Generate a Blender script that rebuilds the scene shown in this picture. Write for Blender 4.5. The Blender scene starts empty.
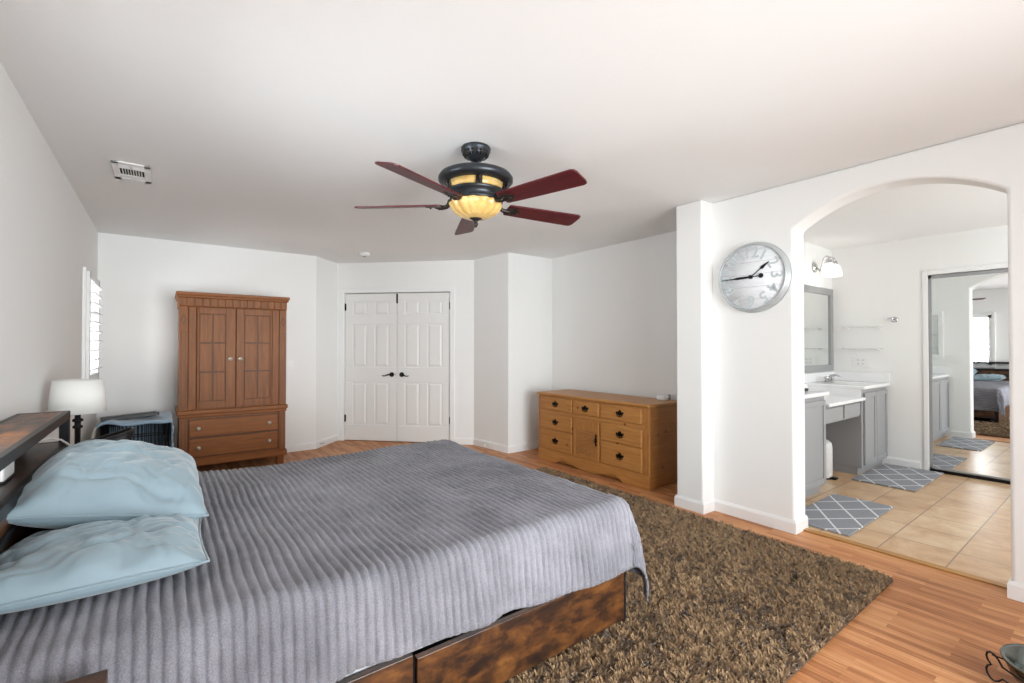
import bpy, bmesh, math, random
import numpy as np
from mathutils import Vector, Matrix

# ------------------------------------------------------------------ camera, sky, lights, exposure
S = bpy.context.scene
COL = S.collection
R = math.radians
cd = bpy.data.cameras.new('camera')
cam = bpy.data.objects.new('camera', cd)
COL.objects.link(cam)
cd.sensor_width = 36.0
cd.lens = 468.83 / 1024 * 36
cd.clip_start = 0.02
cam.location = (0, 0, 1.293)
cam.rotation_euler = (R(90 + 0.617), 0, R(-36.618))
S.camera = cam

W = bpy.data.worlds.new('sky')
S.world = W
W.use_nodes = True
W.node_tree.nodes['Background'].inputs[0].default_value = (0.93, 0.97, 1.0, 1)
W.node_tree.nodes['Background'].inputs[1].default_value = 1.0

S.view_settings.view_transform = 'Standard'
S.view_settings.look = 'None'
S.view_settings.exposure = 0.07
S.view_settings.gamma = 1.0
S.view_settings.use_curve_mapping = False


def area(name, loc, rot, sx, sy, power, color=(1, 1, 1), spread=180):
    l = bpy.data.lights.new(name, 'AREA')
    l.shape = 'RECTANGLE'
    l.size, l.size_y, l.energy, l.color = sx, sy, power, color
    l.spread = R(spread)
    o = bpy.data.objects.new(name, l)
    o.location, o.rotation_euler = loc, rot
    COL.objects.link(o)
    return o


# daylight outside the two shuttered windows, then added fill through invented openings
area('daylight_bed_window', (-1.10, 2.1, 1.35), (0, R(-90), 0), 1.3, 1.1, 130, (0.92, 0.97, 1))
area('daylight_far_window', (-1.15, 5.5, 0.95), (0, R(-116), 0), 1.0, 1.1, 46, (0.92, 0.97, 1))
area('fill_front_narrow', (1.45, -2.2, 1.15), (R(90), 0, 0), 3.2, 2.2, 86, (0.92, 0.97, 1), 85)  # added deep fill from behind the camera, through an invented opening
area('fill_front_wide', (1.45, -1.75, 1.15), (R(90), 0, 0), 3.2, 2.2, 58, (0.92, 0.97, 1), 150)  # added broad fill through the same invented opening
area('fill_bathroom', (5.0, -1.75, 1.5), (R(95), 0, 0), 1.8, 1.4, 80, (0.94, 0.975, 1))  # added fill through an unseen window put in to light the bathroom

CE = 2.44          # ceiling height
rnd = random.Random(7)


# ------------------------------------------------------------------ materials
def lin(c):
    out = []
    for v in c[:3]:
        v = v / 255
        out.append(v / 12.92 if v <= 0.04045 else ((v + 0.055) / 1.055) ** 2.4)
    return (*out, 1)


class NT:
    """tiny node-tree helper"""
    def __init__(s, name):
        s.m = bpy.data.materials.new(name)
        s.m.use_nodes = True
        s.t = s.m.node_tree
        s.b = s.t.nodes['Principled BSDF']

    def n(s, typ, **kw):
        nd = s.t.nodes.new(typ)
        for k, v in kw.items():
            setattr(nd, k, v)
        return nd

    def l(s, a, b):
        s.t.links.new(a, b)

    def coords(s, scale=(1, 1, 1), rot=(0, 0, 0), loc=(0, 0, 0)):
        tc = s.n('ShaderNodeTexCoord')
        mp = s.n('ShaderNodeMapping')
        s.l(tc.outputs['Object'], mp.inputs['Vector'])
        mp.inputs['Scale'].default_value = scale
        mp.inputs['Rotation'].default_value = rot
        mp.inputs['Location'].default_value = loc
        return mp.outputs['Vector']

    def noise(s, vec, scale, detail=3, rough=0.5, dist=0):
        nd = s.n('ShaderNodeTexNoise')
        s.l(vec, nd.inputs['Vector'])
        nd.inputs['Scale'].default_value = scale
        nd.inputs['Detail'].default_value = detail
        nd.inputs['Roughness'].default_value = rough
        nd.inputs['Distortion'].default_value = dist
        return nd.outputs['Fac']

    def ramp(s, fac, stops):
        r = s.n('ShaderNodeValToRGB')
        e = r.color_ramp.elements
        while len(e) < len(stops):
            e.new(0.5)
        for i, (p, c) in enumerate(stops):
            e[i].position = p
            e[i].color = c if len(c) == 4 else (*c, 1)
        s.l(fac, r.inputs['Fac'])
        return r.outputs['Color']

    def mix(s, fac, a, b, mode='MIX'):
        m = s.n('ShaderNodeMix', data_type='RGBA', blend_type=mode)
        for sock, v in ((m.inputs[0], fac), (m.inputs[6], a), (m.inputs[7], b)):
            if hasattr(v, 'is_linked'):
                s.l(v, sock)
            else:
                sock.default_value = v
        return m.outputs[2]

    def math(s, op, a, b=None):
        m = s.n('ShaderNodeMath', operation=op)
        for i, v in enumerate((a, b)):
            if v is None:
                continue
            if hasattr(v, 'is_linked'):
                s.l(v, m.inputs[i])
            else:
                m.inputs[i].default_value = v
        return m.outputs[0]

    def bump(s, h, strength=0.2, dist=0.01):
        b = s.n('ShaderNodeBump')
        b.inputs['Strength'].default_value = strength
        b.inputs['Distance'].default_value = dist
        s.l(h, b.inputs['Height'])
        s.l(b.outputs['Normal'], s.b.inputs['Normal'])

    def base(s, c):
        if hasattr(c, 'is_linked'):
            s.l(c, s.b.inputs['Base Color'])
        else:
            s.b.inputs['Base Color'].default_value = c
        return s

    def set(s, **kw):
        for k, v in kw.items():
            s.b.inputs[k.replace('_', ' ')].default_value = v
        return s


def plain(name, c, rough=0.5, metal=0.0, bump=0, bscale=200, var=0.04, **kw):
    t = NT(name)
    v = t.coords()
    f = t.noise(v, 6, 2)
    c0 = lin(c)
    c1 = tuple(x * (1 - var * 2) for x in c0[:3]) + (1,)
    t.base(t.mix(f, c0, c1))
    t.set(Roughness=rough, Metallic=metal, **kw)
    if bump:
        t.bump(t.noise(v, bscale, 3), bump, 0.002)
    return t.m


def wood(name, dark, light, axis='x', rough=0.42, grain=1.0, knots=False, spec=0.5):
    t = NT(name)
    lo, hi = 1.6, 26
    sc = {'x': (lo, hi, hi), 'y': (hi, lo, hi), 'z': (hi, hi, lo)}[axis]
    v = t.coords(sc)
    f = t.noise(v, 1.6, 5, 0.6, 0.6)
    g = t.noise(v, 6.0, 3, 0.6)
    f2 = t.math('ADD', t.math('MULTIPLY', f, 0.75), t.math('MULTIPLY', g, 0.25))
    col = t.ramp(f2, [(0.5 - 0.2 * grain, lin(dark)), (0.5 + 0.2 * grain, lin(light))])
    if knots:
        vo = t.n('ShaderNodeTexVoronoi')
        t.l(t.coords((3.3, 3.3, 3.3)), vo.inputs['Vector'])
        vo.inputs['Scale'].default_value = 1.9
        k = t.ramp(vo.outputs['Distance'], [(0.055, (1, 1, 1, 1)), (0.11, (0, 0, 0, 1))])
        col = t.mix(k, col, lin((105, 55, 22)))
    t.base(col)
    t.set(Roughness=rough)
    t.b.inputs['Specular IOR Level'].default_value = spec
    t.bump(g, 0.06, 0.004)
    return t.m


def rustic(name, axis='x', light=1.0):
    """mottled brown reclaimed-look board"""
    t = NT(name)
    lo, hi = 2.6, 6
    sc = {'x': (lo, hi, hi), 'y': (hi, lo, hi), 'z': (hi, hi, lo)}[axis]
    v = t.coords(tuple(q * 1.6 for q in sc))
    v2 = t.coords(tuple(x * 0.6 + 1.2 for x in sc))
    f = t.noise(v, 1.5, 6, 0.66, 0.25)
    L = lambda r, g, b: lin((r * light, g * light, b * light))
    col = t.ramp(f, [(0.30, L(18, 10, 7)), (0.45, L(50, 28, 13)), (0.58, L(88, 52, 22)), (0.76, L(128, 84, 40))])
    spot = t.ramp(t.noise(v2, 2.4, 4, 0.6, 0.5), [(0.56, (0, 0, 0, 1)), (0.68, (1, 1, 1, 1))])
    col = t.mix(t.math('MULTIPLY', spot, 0.75), col, lin((30, 16, 9)))
    t.base(col)
    t.set(Roughness=0.38)
    t.bump(f, 0.1, 0.004)
    return t.m


M = {}
M['wall'] = plain('wall_paint', (241, 241, 239), 0.7, bump=0.12, bscale=90, var=0.006)
M['ceiling'] = plain('ceiling_paint', (243, 243, 242), 0.85, bump=0.25, bscale=70, var=0.008)
M['trim'] = plain('white_trim', (240, 240, 239), 0.4, var=0.005)
M['door'] = plain('door_paint', (236, 235, 232), 0.42, var=0.006)
M['black'] = plain('black_metal', (22, 22, 24), 0.42, 0.4)
M['black_plastic'] = plain('black_plastic', (26, 27, 30), 0.45)
M['bronze'] = plain('dark_bronze', (24, 22, 20), 0.35, 0.7)
M['fan_metal'] = plain('fan_dark_metal', (62, 66, 71), 0.38, 0.7, bump=0.05)
M['fan_scroll'] = plain('fan_scroll_metal', (52, 46, 42), 0.4, 0.6, bump=0.3, bscale=60)
M['chrome'] = plain('chrome', (205, 205, 208), 0.12, 1.0)
M['nickel'] = plain('nickel', (214, 206, 192), 0.3, 0.45)
M['steel'] = plain('steel', (128, 136, 134), 0.22, 1.0)
M['counter'] = plain('white_counter', (243, 243, 243), 0.16, var=0.01)
M['vanity'] = plain('grey_vanity', (158, 159, 161), 0.45, var=0.01)
M['vanity_frame'] = plain('grey_frame', (152, 153, 154), 0.4, var=0.02)
M['white_plastic'] = plain('white_plastic', (240, 240, 238), 0.35, var=0.01)
M['grey_plastic'] = plain('grey_plastic', (150, 152, 154), 0.4)
M['dark'] = plain('dark_void', (14, 14, 15), 0.8)
M['mattress'] = plain('mattress_ticking', (205, 206, 208), 0.9, bump=0.2)
M['shade'] = plain('lamp_shade', (236, 235, 231), 0.85, bump=0.15, bscale=300, var=0.01)
M['shade'].node_tree.nodes['Principled BSDF'].inputs['Subsurface Weight'].default_value = 0.0
M['trash'] = plain('trash_can', (226, 226, 225), 0.35, bump=0.3, bscale=160, var=0.02)
M['armoire_v'] = wood('armoire_wood_upright', (110, 64, 29), (148, 92, 46), 'z', 0.48, spec=0.3)
M['armoire_h'] = wood('armoire_wood_level', (116, 66, 29), (152, 94, 45), 'x', 0.48, spec=0.3)
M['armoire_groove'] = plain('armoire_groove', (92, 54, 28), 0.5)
M['pine_y'] = wood('pine_level', (160, 104, 50), (196, 140, 78), 'y', 0.4, knots=True)
M['pine_z'] = wood('pine_upright', (154, 100, 48), (190, 132, 72), 'z', 0.4, knots=True)
M['pine_x'] = wood('pine_end', (146, 92, 42), (178, 120, 62), 'x', 0.4, knots=True)
M['rustic_x'] = rustic('rustic_board_length', 'x')
M['rustic_y'] = rustic('rustic_board_across', 'y')
M['rustic_top'] = rustic('rustic_shelf_board', 'y', 1.5)
M['blade'] = wood('fan_blade_wood', (48, 12, 18), (98, 22, 32), 'x', 0.42)
M['threshold'] = wood('threshold_oak', (156, 108, 48), (190, 138, 72), 'y', 0.4)


def glass_mat(name, c, rough=0.02, trans=1.0):
    t = NT(name)
    t.base(lin(c))
    t.set(Roughness=rough, IOR=1.45)
    t.b.inputs['Transmission Weight'].default_value = trans
    return t.m


M['glass'] = glass_mat('clear_glass', (250, 252, 251), 0.05, 0.6)
M['glass'].node_tree.nodes['Principled BSDF'].inputs['Alpha'].default_value = 0.35


def mirror_mat():
    t = NT('mirror_silver')
    v = t.coords()
    t.base(t.mix(t.noise(v, 2, 1), lin((238, 241, 240)), lin((236, 239, 239))))
    t.set(Metallic=1.0, Roughness=0.0)
    return t.m


M['mirror'] = mirror_mat()


def amber():
    t = NT('amber_glass')
    v = t.coords((1, 1, 1))
    f = t.noise(v, 14, 3, 0.6, 0.5)
    t.base(t.ramp(f, [(0.3, lin((206, 164, 92))), (0.7, lin((232, 200, 132)))]))
    t.set(Roughness=0.25)
    t.b.inputs['Subsurface Weight'].default_value = 0.3
    t.b.inputs['Subsurface Radius'].default_value = (0.03, 0.02, 0.01)
    t.b.inputs['Subsurface Scale'].default_value = 0.5
    return t.m


M['amber'] = amber()


def lit_shade():
    t = NT('lit_opal_glass')
    t.base(t.mix(t.noise(t.coords(), 5, 1), lin((250, 249, 246)), lin((246, 245, 242))))
    t.set(Roughness=0.3)
    t.b.inputs['Emission Color'].default_value = (1, 0.94, 0.86, 1)
    t.b.inputs['Emission Strength'].default_value = 2.2
    return t.m


M['lit'] = lit_shade()


def laminate():
    t = NT('laminate_floor')
    v = t.coords((1, 1, 1), (0, 0, R(90)))
    br = t.n('ShaderNodeTexBrick')
    t.l(v, br.inputs['Vector'])
    br.offset = 0.37
    br.offset_frequency = 2
    br.squash = 1.0
    br.inputs['Color1'].default_value = (0, 0, 0, 1)
    br.inputs['Color2'].default_value = (1, 1, 1, 1)
    br.inputs['Mortar'].default_value = (0.3, 0.3, 0.3, 1)
    br.inputs['Scale'].default_value = 1.0
    br.inputs['Mortar Size'].default_value = 0.0006
    br.inputs['Mortar Smooth'].default_value = 0.3
    br.inputs['Brick Width'].default_value = 0.36
    br.inputs['Row Height'].default_value = 0.040
    g = t.noise(t.coords((40, 2.2, 1)), 1.6, 5, 0.65, 0.5)
    tone = t.math('ADD', t.math('MULTIPLY', br.outputs['Color'], 0.32), t.math('MULTIPLY', g, 0.68))
    col = t.ramp(tone, [(0.22, lin((142, 86, 50))), (0.48, lin((190, 128, 82))), (0.76, lin((220, 164, 114)))])
    t.base(col)
    t.set(Roughness=0.46)
    t.b.inputs['Specular IOR Level'].default_value = 0.3
    t.bump(br.outputs['Fac'], -0.05, 0.001)
    return t.m


def tiles():
    t = NT('stone_tile')
    v = t.coords((1, 1, 1), (0, 0, 0), (-4.005 + 0.345 * 20, -1.03 + 0.33 * 20, 0))
    br = t.n('ShaderNodeTexBrick')
    t.l(v, br.inputs['Vector'])
    br.offset = 0.0
    br.inputs['Color1'].default_value = (0.25, 0.25, 0.25, 1)
    br.inputs['Color2'].default_value = (0.75, 0.75, 0.75, 1)
    br.inputs['Mortar'].default_value = (0, 0, 0, 1)
    br.inputs['Scale'].default_value = 1.0
    br.inputs['Mortar Size'].default_value = 0.0045
    br.inputs['Mortar Smooth'].default_value = 0.2
    br.inputs['Brick Width'].default_value = 0.345
    br.inputs['Row Height'].default_value = 0.33
    n1 = t.noise(t.coords((1, 1, 1)), 5.0, 6, 0.62, 0.6)
    tone = t.math('ADD', t.math('MULTIPLY', br.outputs['Color'], 0.3), t.math('MULTIPLY', n1, 0.7))
    col = t.ramp(tone, [(0.3, lin((180, 136, 94))), (0.5, lin((208, 172, 132))), (0.7, lin((224, 200, 166)))])
    col = t.mix(br.outputs['Fac'], col, lin((150, 122, 96)))
    t.base(col)
    t.set(Roughness=0.3)
    t.bump(br.outputs['Fac'], -0.3, 0.003)
    return t.m


M['laminate'] = laminate()
M['tile'] = tiles()


def fabric(name, c, var=0.1, rough=0.95, sheen=0.3, bscale=400, bump=0.3, big=5):
    t = NT(name)
    v = t.coords()
    f = t.noise(v, big, 4, 0.6)
    c0 = lin(c)
    a = tuple(x * (1 + var) for x in c0[:3]) + (1,)
    b = tuple(x * (1 - var) for x in c0[:3]) + (1,)
    t.base(t.mix(f, a, b))
    t.set(Roughness=rough)
    t.b.inputs['Sheen Weight'].default_value = sheen
    t.b.inputs['Sheen Roughness'].default_value = 0.4
    t.bump(t.noise(v, bscale, 2), bump, 0.002)
    return t.m


def plush():
    t = NT('grey_plush')
    v = t.coords()
    f = t.noise(v, 4, 4, 0.6)
    sp = t.noise(t.coords((1, 1, 1)), 260, 3, 0.7)
    mix = t.math('ADD', t.math('MULTIPLY', f, 0.5), t.math('MULTIPLY', sp, 0.5))
    t.base(t.ramp(mix, [(0.34, lin((94, 93, 100))), (0.5, lin((124, 123, 130))), (0.68, lin((154, 153, 161)))]))
    t.set(Roughness=0.95)
    t.b.inputs['Sheen Weight'].default_value = 0.22
    t.b.inputs['Sheen Roughness'].default_value = 0.35
    t.bump(sp, 0.7, 0.004)
    return t.m


M['plush'] = plush()
M['pillow'] = fabric('blue_sateen', (132, 151, 160), 0.05, 0.62, 0.35, 900, 0.1)
M['pillow_grey'] = fabric('grey_stripe', (170, 172, 174), 0.05, 0.9, 0.2)
M['throw'] = fabric('blue_throw', (140, 164, 182), 0.12, 0.95, 0.3, 300, 0.4)
M['cream'] = fabric('cream_throw', (212, 206, 192), 0.08, 0.95, 0.3, 300, 0.4)


def pile_mat():
    t = NT('shag_pile')
    v = t.coords()
    f = t.noise(v, 38, 3, 0.65)
    g = t.noise(v, 3, 2)
    mix = t.math('ADD', t.math('MULTIPLY', f, 0.75), t.math('MULTIPLY', g, 0.25))
    t.base(t.ramp(mix, [(0.3, lin((98, 74, 50))), (0.5, lin((140, 112, 80))), (0.7, lin((176, 148, 112)))]))
    t.set(Roughness=0.95)
    t.b.inputs['Sheen Weight'].default_value = 0.3
    return t.m


M['pile'] = pile_mat()
M['rug_base'] = plain('rug_backing', (84, 64, 46), 0.95)


def lattice():
    t = NT('grey_lattice_mat')
    tc = t.n('ShaderNodeTexCoord')
    sx = t.n('ShaderNodeSeparateXYZ')
    t.l(tc.outputs['Object'], sx.inputs[0])
    masks = []
    for sg in (1, -1):
        a = t.math('ADD', t.math('MULTIPLY', sx.outputs['X'], 3.0), t.math('MULTIPLY', sx.outputs['Y'], 4.4 * sg))
        d = t.math('ABSOLUTE', t.math('SUBTRACT', t.math('FRACT', t.math('ADD', a, 20.25)), 0.5))
        masks.append(t.math('LESS_THAN', d, 0.035))
    m = t.math('MAXIMUM', *masks)
    n = t.noise(t.coords(), 160, 3, 0.7)
    grey = t.ramp(n, [(0.35, lin((128, 130, 136))), (0.65, lin((158, 160, 166)))])
    t.base(t.mix(m, grey, lin((222, 222, 224))))
    t.set(Roughness=0.95)
    t.bump(n, 0.6, 0.004)
    return t.m


M['lattice'] = lattice()


def clock_face():
    t = NT('whitewashed_planks')
    tc = t.n('ShaderNodeTexCoord')
    sx = t.n('ShaderNodeSeparateXYZ')
    t.l(tc.outputs['Object'], sx.inputs[0])
    a = t.math('ADD', t.math('MULTIPLY', sx.outputs['Z'], 11.0), 10.3)
    d = t.math('ABSOLUTE', t.math('SUBTRACT', t.math('FRACT', a), 0.5))
    seam = t.math('LESS_THAN', d, 0.018)
    n = t.noise(t.coords((9, 9, 60)), 1.5, 5, 0.65)
    c = t.ramp(n, [(0.3, lin((226, 232, 237))), (0.5, lin((240, 243, 246))), (0.75, lin((247, 248, 250)))])
    t.base(t.mix(t.math('MULTIPLY', seam, 0.6), c, lin((150, 152, 156))))
    t.set(Roughness=0.6)
    return t.m


M['clock_face'] = clock_face()
M['numeral'] = plain('pale_numeral', (200, 209, 212), 0.7)
M['clock_rim'] = plain('galvanised_rim', (198, 204, 205), 0.4, 0.35, var=0.12)


# ------------------------------------------------------------------ mesh helpers
class MB:
    def __init__(s):
        s.bm = bmesh.new()
        s.sm = set()

    def _q(s, vs, fs, smooth=False):
        bv = [s.bm.verts.new(v) for v in vs]
        for f in fs:
            try:
                fa = s.bm.faces.new([bv[i] for i in f])
                fa.smooth = smooth
            except ValueError:
                pass
        return s

    def box(s, x0, x1, y0, y1, z0, z1):
        x0, x1 = sorted((x0, x1)); y0, y1 = sorted((y0, y1)); z0, z1 = sorted((z0, z1))
        v = [(x, y, z) for x in (x0, x1) for y in (y0, y1) for z in (z0, z1)]
        return s._q(v, [(0, 1, 3, 2), (4, 6, 7, 5), (0, 4, 5, 1), (2, 3, 7, 6), (0, 2, 6, 4), (1, 5, 7, 3)])

    def obox(s, mat4, dx, dy, dz):
        v = [mat4 @ Vector((x, y, z)) for x in (-dx, dx) for y in (-dy, dy) for z in (-dz, dz)]
        return s._q(v, [(0, 1, 3, 2), (4, 6, 7, 5), (0, 4, 5, 1), (2, 3, 7, 6), (0, 2, 6, 4), (1, 5, 7, 3)])

    def prism(s, poly, fn, d0, d1):
        """poly: 2-D outline; fn(a,b,d) -> xyz"""
        n = len(poly)
        v = [fn(a, b, d0) for a, b in poly] + [fn(a, b, d1) for a, b in poly]
        f = [tuple(range(n))[::-1], tuple(range(n, 2 * n))]
        f += [(i, (i + 1) % n, n + (i + 1) % n, n + i) for i in range(n)]
        return s._q(v, f)

    def cyl(s, p0, p1, r0, r1=None, n=20, caps=True, smooth=True):
        r1 = r0 if r1 is None else r1
        p0, p1 = Vector(p0), Vector(p1)
        d = (p1 - p0).normalized()
        a = d.orthogonal().normalized()
        b = d.cross(a)
        ring = lambda p, r: [s.bm.verts.new(p + (a * math.cos(t) + b * math.sin(t)) * r) for t in [2 * math.pi * i / n for i in range(n)]]
        A, B = ring(p0, r0), ring(p1, r1)
        for i in range(n):
            f = s.bm.faces.new((A[i], A[(i + 1) % n], B[(i + 1) % n], B[i]))
            f.smooth = smooth
        if caps:
            s.bm.faces.new(A[::-1])
            s.bm.faces.new(B)
        return s

    def lathe(s, prof, n=40, c=(0, 0, 0), axis='z', flute=0, fl_amp=0, smooth=True, caps=True):
        rings = []
        for r, h in prof:
            ring = []
            for i in range(n):
                t = 2 * math.pi * i / n
                rr = r * (1 + (fl_amp * abs(math.cos(flute * t / 2)) if flute else 0))
                x, y = rr * math.cos(t), rr * math.sin(t)
                p = {'z': (x, y, h), 'x': (h, x, y), 'y': (x, h, y)}[axis]
                ring.append(s.bm.verts.new(Vector(p) + Vector(c)))
            rings.append(ring)
        for A, B in zip(rings, rings[1:]):
            for i in range(n):
                f = s.bm.faces.new((A[i], A[(i + 1) % n], B[(i + 1) % n], B[i]))
                f.smooth = smooth
        for ring, (r, h) in ((rings[0], prof[0]), (rings[-1], prof[-1])):
            if r > 1e-5 and caps:
                try:
                    s.bm.faces.new(ring)
                except ValueError:
                    pass
        return s

    def tube(s, pts, r, n=10, closed=False):
        pts = [Vector(p) for p in pts]
        N = len(pts)
        rad = r if hasattr(r, '__len__') else [r] * N
        up = None
        rings = []
        for i, p in enumerate(pts):
            a = pts[(i - 1) % N] if (closed or i > 0) else p
            b = pts[(i + 1) % N] if (closed or i < N - 1) else p
            d = (b - a).normalized()
            if up is None:
                up = d.orthogonal().normalized()
            up = (up - d * up.dot(d)).normalized()
            w = d.cross(up)
            rings.append([s.bm.verts.new(p + (up * math.cos(t) + w * math.sin(t)) * rad[i]) for t in [2 * math.pi * k / n for k in range(n)]])
        rng = range(N if closed else N - 1)
        for i in rng:
            A, B = rings[i], rings[(i + 1) % N]
            for k in range(n):
                f = s.bm.faces.new((A[k], A[(k + 1) % n], B[(k + 1) % n], B[k]))
                f.smooth = True
        if not closed:
            s.bm.faces.new(rings[0][::-1]); s.bm.faces.new(rings[-1])
        return s

    def sphere(s, c, r, sc=(1, 1, 1), u=20, v=12):
        m = Matrix.Translation(c) @ Matrix.Diagonal((*[r * k for k in sc], 1))
        g = bmesh.ops.create_uvsphere(s.bm, u_segments=u, v_segments=v, radius=1, matrix=m)
        for vv in g['verts']:
            for f in vv.link_faces:
                f.smooth = True
        return s

    def grid(s, P, smooth=True, closed=False):
        """P: array (n,m,3)"""
        n, m = P.shape[:2]
        bv = [[s.bm.verts.new(P[i, j]) for j in range(m)] for i in range(n)]
        for i in range(n - 1):
            for j in range(m - 1):
                f = s.bm.faces.new((bv[i][j], bv[i + 1][j], bv[i + 1][j + 1], bv[i][j + 1]))
                f.smooth = smooth
        return s

    def build(s, name, mat, parent=None, bevel=0, seg=2, keep=False):
        bmesh.ops.recalc_face_normals(s.bm, faces=s.bm.faces)
        me = bpy.data.meshes.new(name)
        s.bm.to_mesh(me)
        s.bm.free()
        return mk(name, me, mat, parent, bevel, seg)


def mk(name, me, mat, parent=None, bevel=0, seg=2):
    me.materials.append(M[mat] if isinstance(mat, str) else mat)
    o = bpy.data.objects.new(name, me)
    COL.objects.link(o)
    if parent:
        o.parent = parent
    if bevel:
        b = o.modifiers.new('bevel', 'BEVEL')
        b.width, b.segments, b.limit_method, b.angle_limit = bevel, seg, 'ANGLE', R(40)
        b.harden_normals = False
    return o


def tag(o, label, cat, group=None, kind=None):
    if label: o['label'] = label
    if cat: o['category'] = cat
    if group: o['group'] = group
    if kind: o['kind'] = kind
    return o


def thing(name, label, cat, loc=(0, 0, 0), rz=0, group=None):
    o = bpy.data.objects.new(name, None)
    o.empty_display_size = 0.1
    COL.objects.link(o)
    o.location, o.rotation_euler = loc, (0, 0, rz)
    return tag(o, label, cat, group)


def struct(o):
    o['kind'] = 'structure'
    return o


def arr_mesh(name, V, F, smooth=True):
    """V (n,3) array, F (k,4) int array"""
    me = bpy.data.meshes.new(name)
    k, w = F.shape
    me.vertices.add(len(V)); me.loops.add(k * w); me.polygons.add(k)
    me.vertices.foreach_set('co', np.ascontiguousarray(V, dtype=np.float32).ravel())
    me.loops.foreach_set('vertex_index', np.ascontiguousarray(F, dtype=np.int32).ravel())
    me.polygons.foreach_set('loop_start', np.arange(0, k * w, w, dtype=np.int32))
    me.polygons.foreach_set('loop_total', np.full(k, w, dtype=np.int32))
    me.polygons.foreach_set('use_smooth', np.full(k, smooth))
    me.update(calc_edges=True)
    me.validate()
    return me


def grid_faces(n, m):
    i, j = np.meshgrid(np.arange(n - 1), np.arange(m - 1), indexing='ij')
    a = (i * m + j).ravel()
    return np.stack([a, a + m, a + m + 1, a + 1], 1)


_rs = np.random.RandomState(11)
_tab = _rs.rand(256, 256)


def vnoise(x, y):
    """smooth value noise in [-1,1]"""
    xi, yi = np.floor(x).astype(int), np.floor(y).astype(int)
    fx, fy = x - xi, y - yi
    fx, fy = fx * fx * (3 - 2 * fx), fy * fy * (3 - 2 * fy)
    g = lambda a, b: _tab[a & 255, b & 255]
    v = (g(xi, yi) * (1 - fx) + g(xi + 1, yi) * fx) * (1 - fy) + (g(xi, yi + 1) * (1 - fx) + g(xi + 1, yi + 1) * fx) * fy
    return v * 2 - 1


def text_bm(mb, body, size, mat4, extrude=0.001):
    cu = bpy.data.curves.new('text', 'FONT')
    cu.body, cu.size, cu.extrude, cu.offset = body, size, extrude, size * 0.011
    cu.align_x, cu.align_y = 'CENTER', 'CENTER'
    cu.resolution_u = 3
    ob = bpy.data.objects.new('text', cu)
    COL.objects.link(ob)
    bpy.context.view_layer.update()
    me = bpy.data.meshes.new_from_object(ob.evaluated_get(bpy.context.evaluated_depsgraph_get()))
    me.transform(mat4)
    mb.bm.from_mesh(me)
    bpy.data.objects.remove(ob)
    bpy.data.curves.remove(cu)
    bpy.data.meshes.remove(me)


# ------------------------------------------------------------------ room shell
XL, XR, XA, YB, YF = -0.535, 3.506, 4.071, 6.253, -1.3
XB, YS = 6.38, 2.2            # bathroom far wall and sink wall
struct(MB().box(-0.75, 3.64, YF - 0.15, 6.9, -0.1, 0).box(3.64, 4.25, 2.2, 4.8, -0.1, 0).build('floor', 'laminate'))
struct(MB().box(3.64, 7.2, YF - 0.15, 2.2, -0.1, 0).build('floor_bathroom', 'tile'))
struct(MB().box(-0.75, 7.2, YF - 0.15, 6.9, CE, CE + 0.1).build('ceiling', 'ceiling'))
struct(MB().box(3.612, 3.668, 0.42, 1.44, 0, 0.009).build('trim_1', 'threshold', bevel=0.004))

W2 = (1.80, 2.42, 0.92, 1.93)   # bed window  y0,y1,z0,z1
W1 = (5.20, 5.93, 0.99, 1.92)   # far window
mb = MB()
ys = [YF - 0.15, W2[0], W2[1], W1[0], W1[1], YB + 0.1]
for a, b in ((0, 1), (2, 3), (4, 5)):
    mb.box(XL - 0.12, XL, ys[a], ys[b], 0, CE)
for w in (W1, W2):
    mb.box(XL - 0.12, XL, w[0], w[1], 0, w[2]).box(XL - 0.12, XL, w[0], w[1], w[3], CE)
struct(mb.build('wall_left', 'wall'))
struct(MB().box(XL - 0.1, 1.552, YB, YB + 0.12, 0, CE).build('wall_back', 'wall'))


def wall_seg(name, a, b, t=0.1, z0=0, z1=CE, side=1):
    a, b = Vector(a), Vector(b)
    d = (b - a).normalized()
    n = Vector((-d.y, d.x)) * t * side
    poly = [a, b, b + n, a + n]
    mb = MB().prism([(p.x, p.y) for p in poly], lambda x, y, z: (x, y, z), z0, z1)
    return struct(mb.build(name, 'wall'))


PA, PB = (1.552, YB), (1.921, 6.632)
PD, PS = (3.291, 5.270), (3.361, 4.600)
wall_seg('wall_back_angle', PA, PB)
wall_seg('wall_jog', PD, PS, 0.25)
struct(MB().box(PS[0] + 0.002, XA + 0.1, 4.6, 4.72, 0, CE).build('wall_alcove_far', 'wall'))
struct(MB().box(XA, XA + 0.12, 2.27, 4.6, 0, CE).build('wall_alcove', 'wall'))
struct(MB().box(3.355, 3.695, 2.039, 2.27, 0, CE).build('wall_pillar', 'wall', bevel=0.012, seg=3))

# arch wall
yL, yR, zs, za = 1.445, 0.415, 2.11, 2.285
hw = (yL - yR) / 2; yc = (yL + yR) / 2; rise = za - zs
rad = (hw * hw + rise * rise) / (2 * rise)
arc = []
for i in range(41):
    t = math.asin(hw / rad) * (1 - 2 * i / 40)
    arc.append((yc + rad * math.sin(t), za - rad + rad * math.cos(t)))
poly = [(YF, 0), (yR, 0)] + [(y, z) for y, z in arc[::-1]] + [(yL, 0), (2.06, 0), (2.06, CE), (YF, CE)]
struct(MB().prism(poly, lambda a, b, d: (d, a, b), XR, XR + 0.185).build('wall_right', 'wall', bevel=0.018, seg=4))
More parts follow.
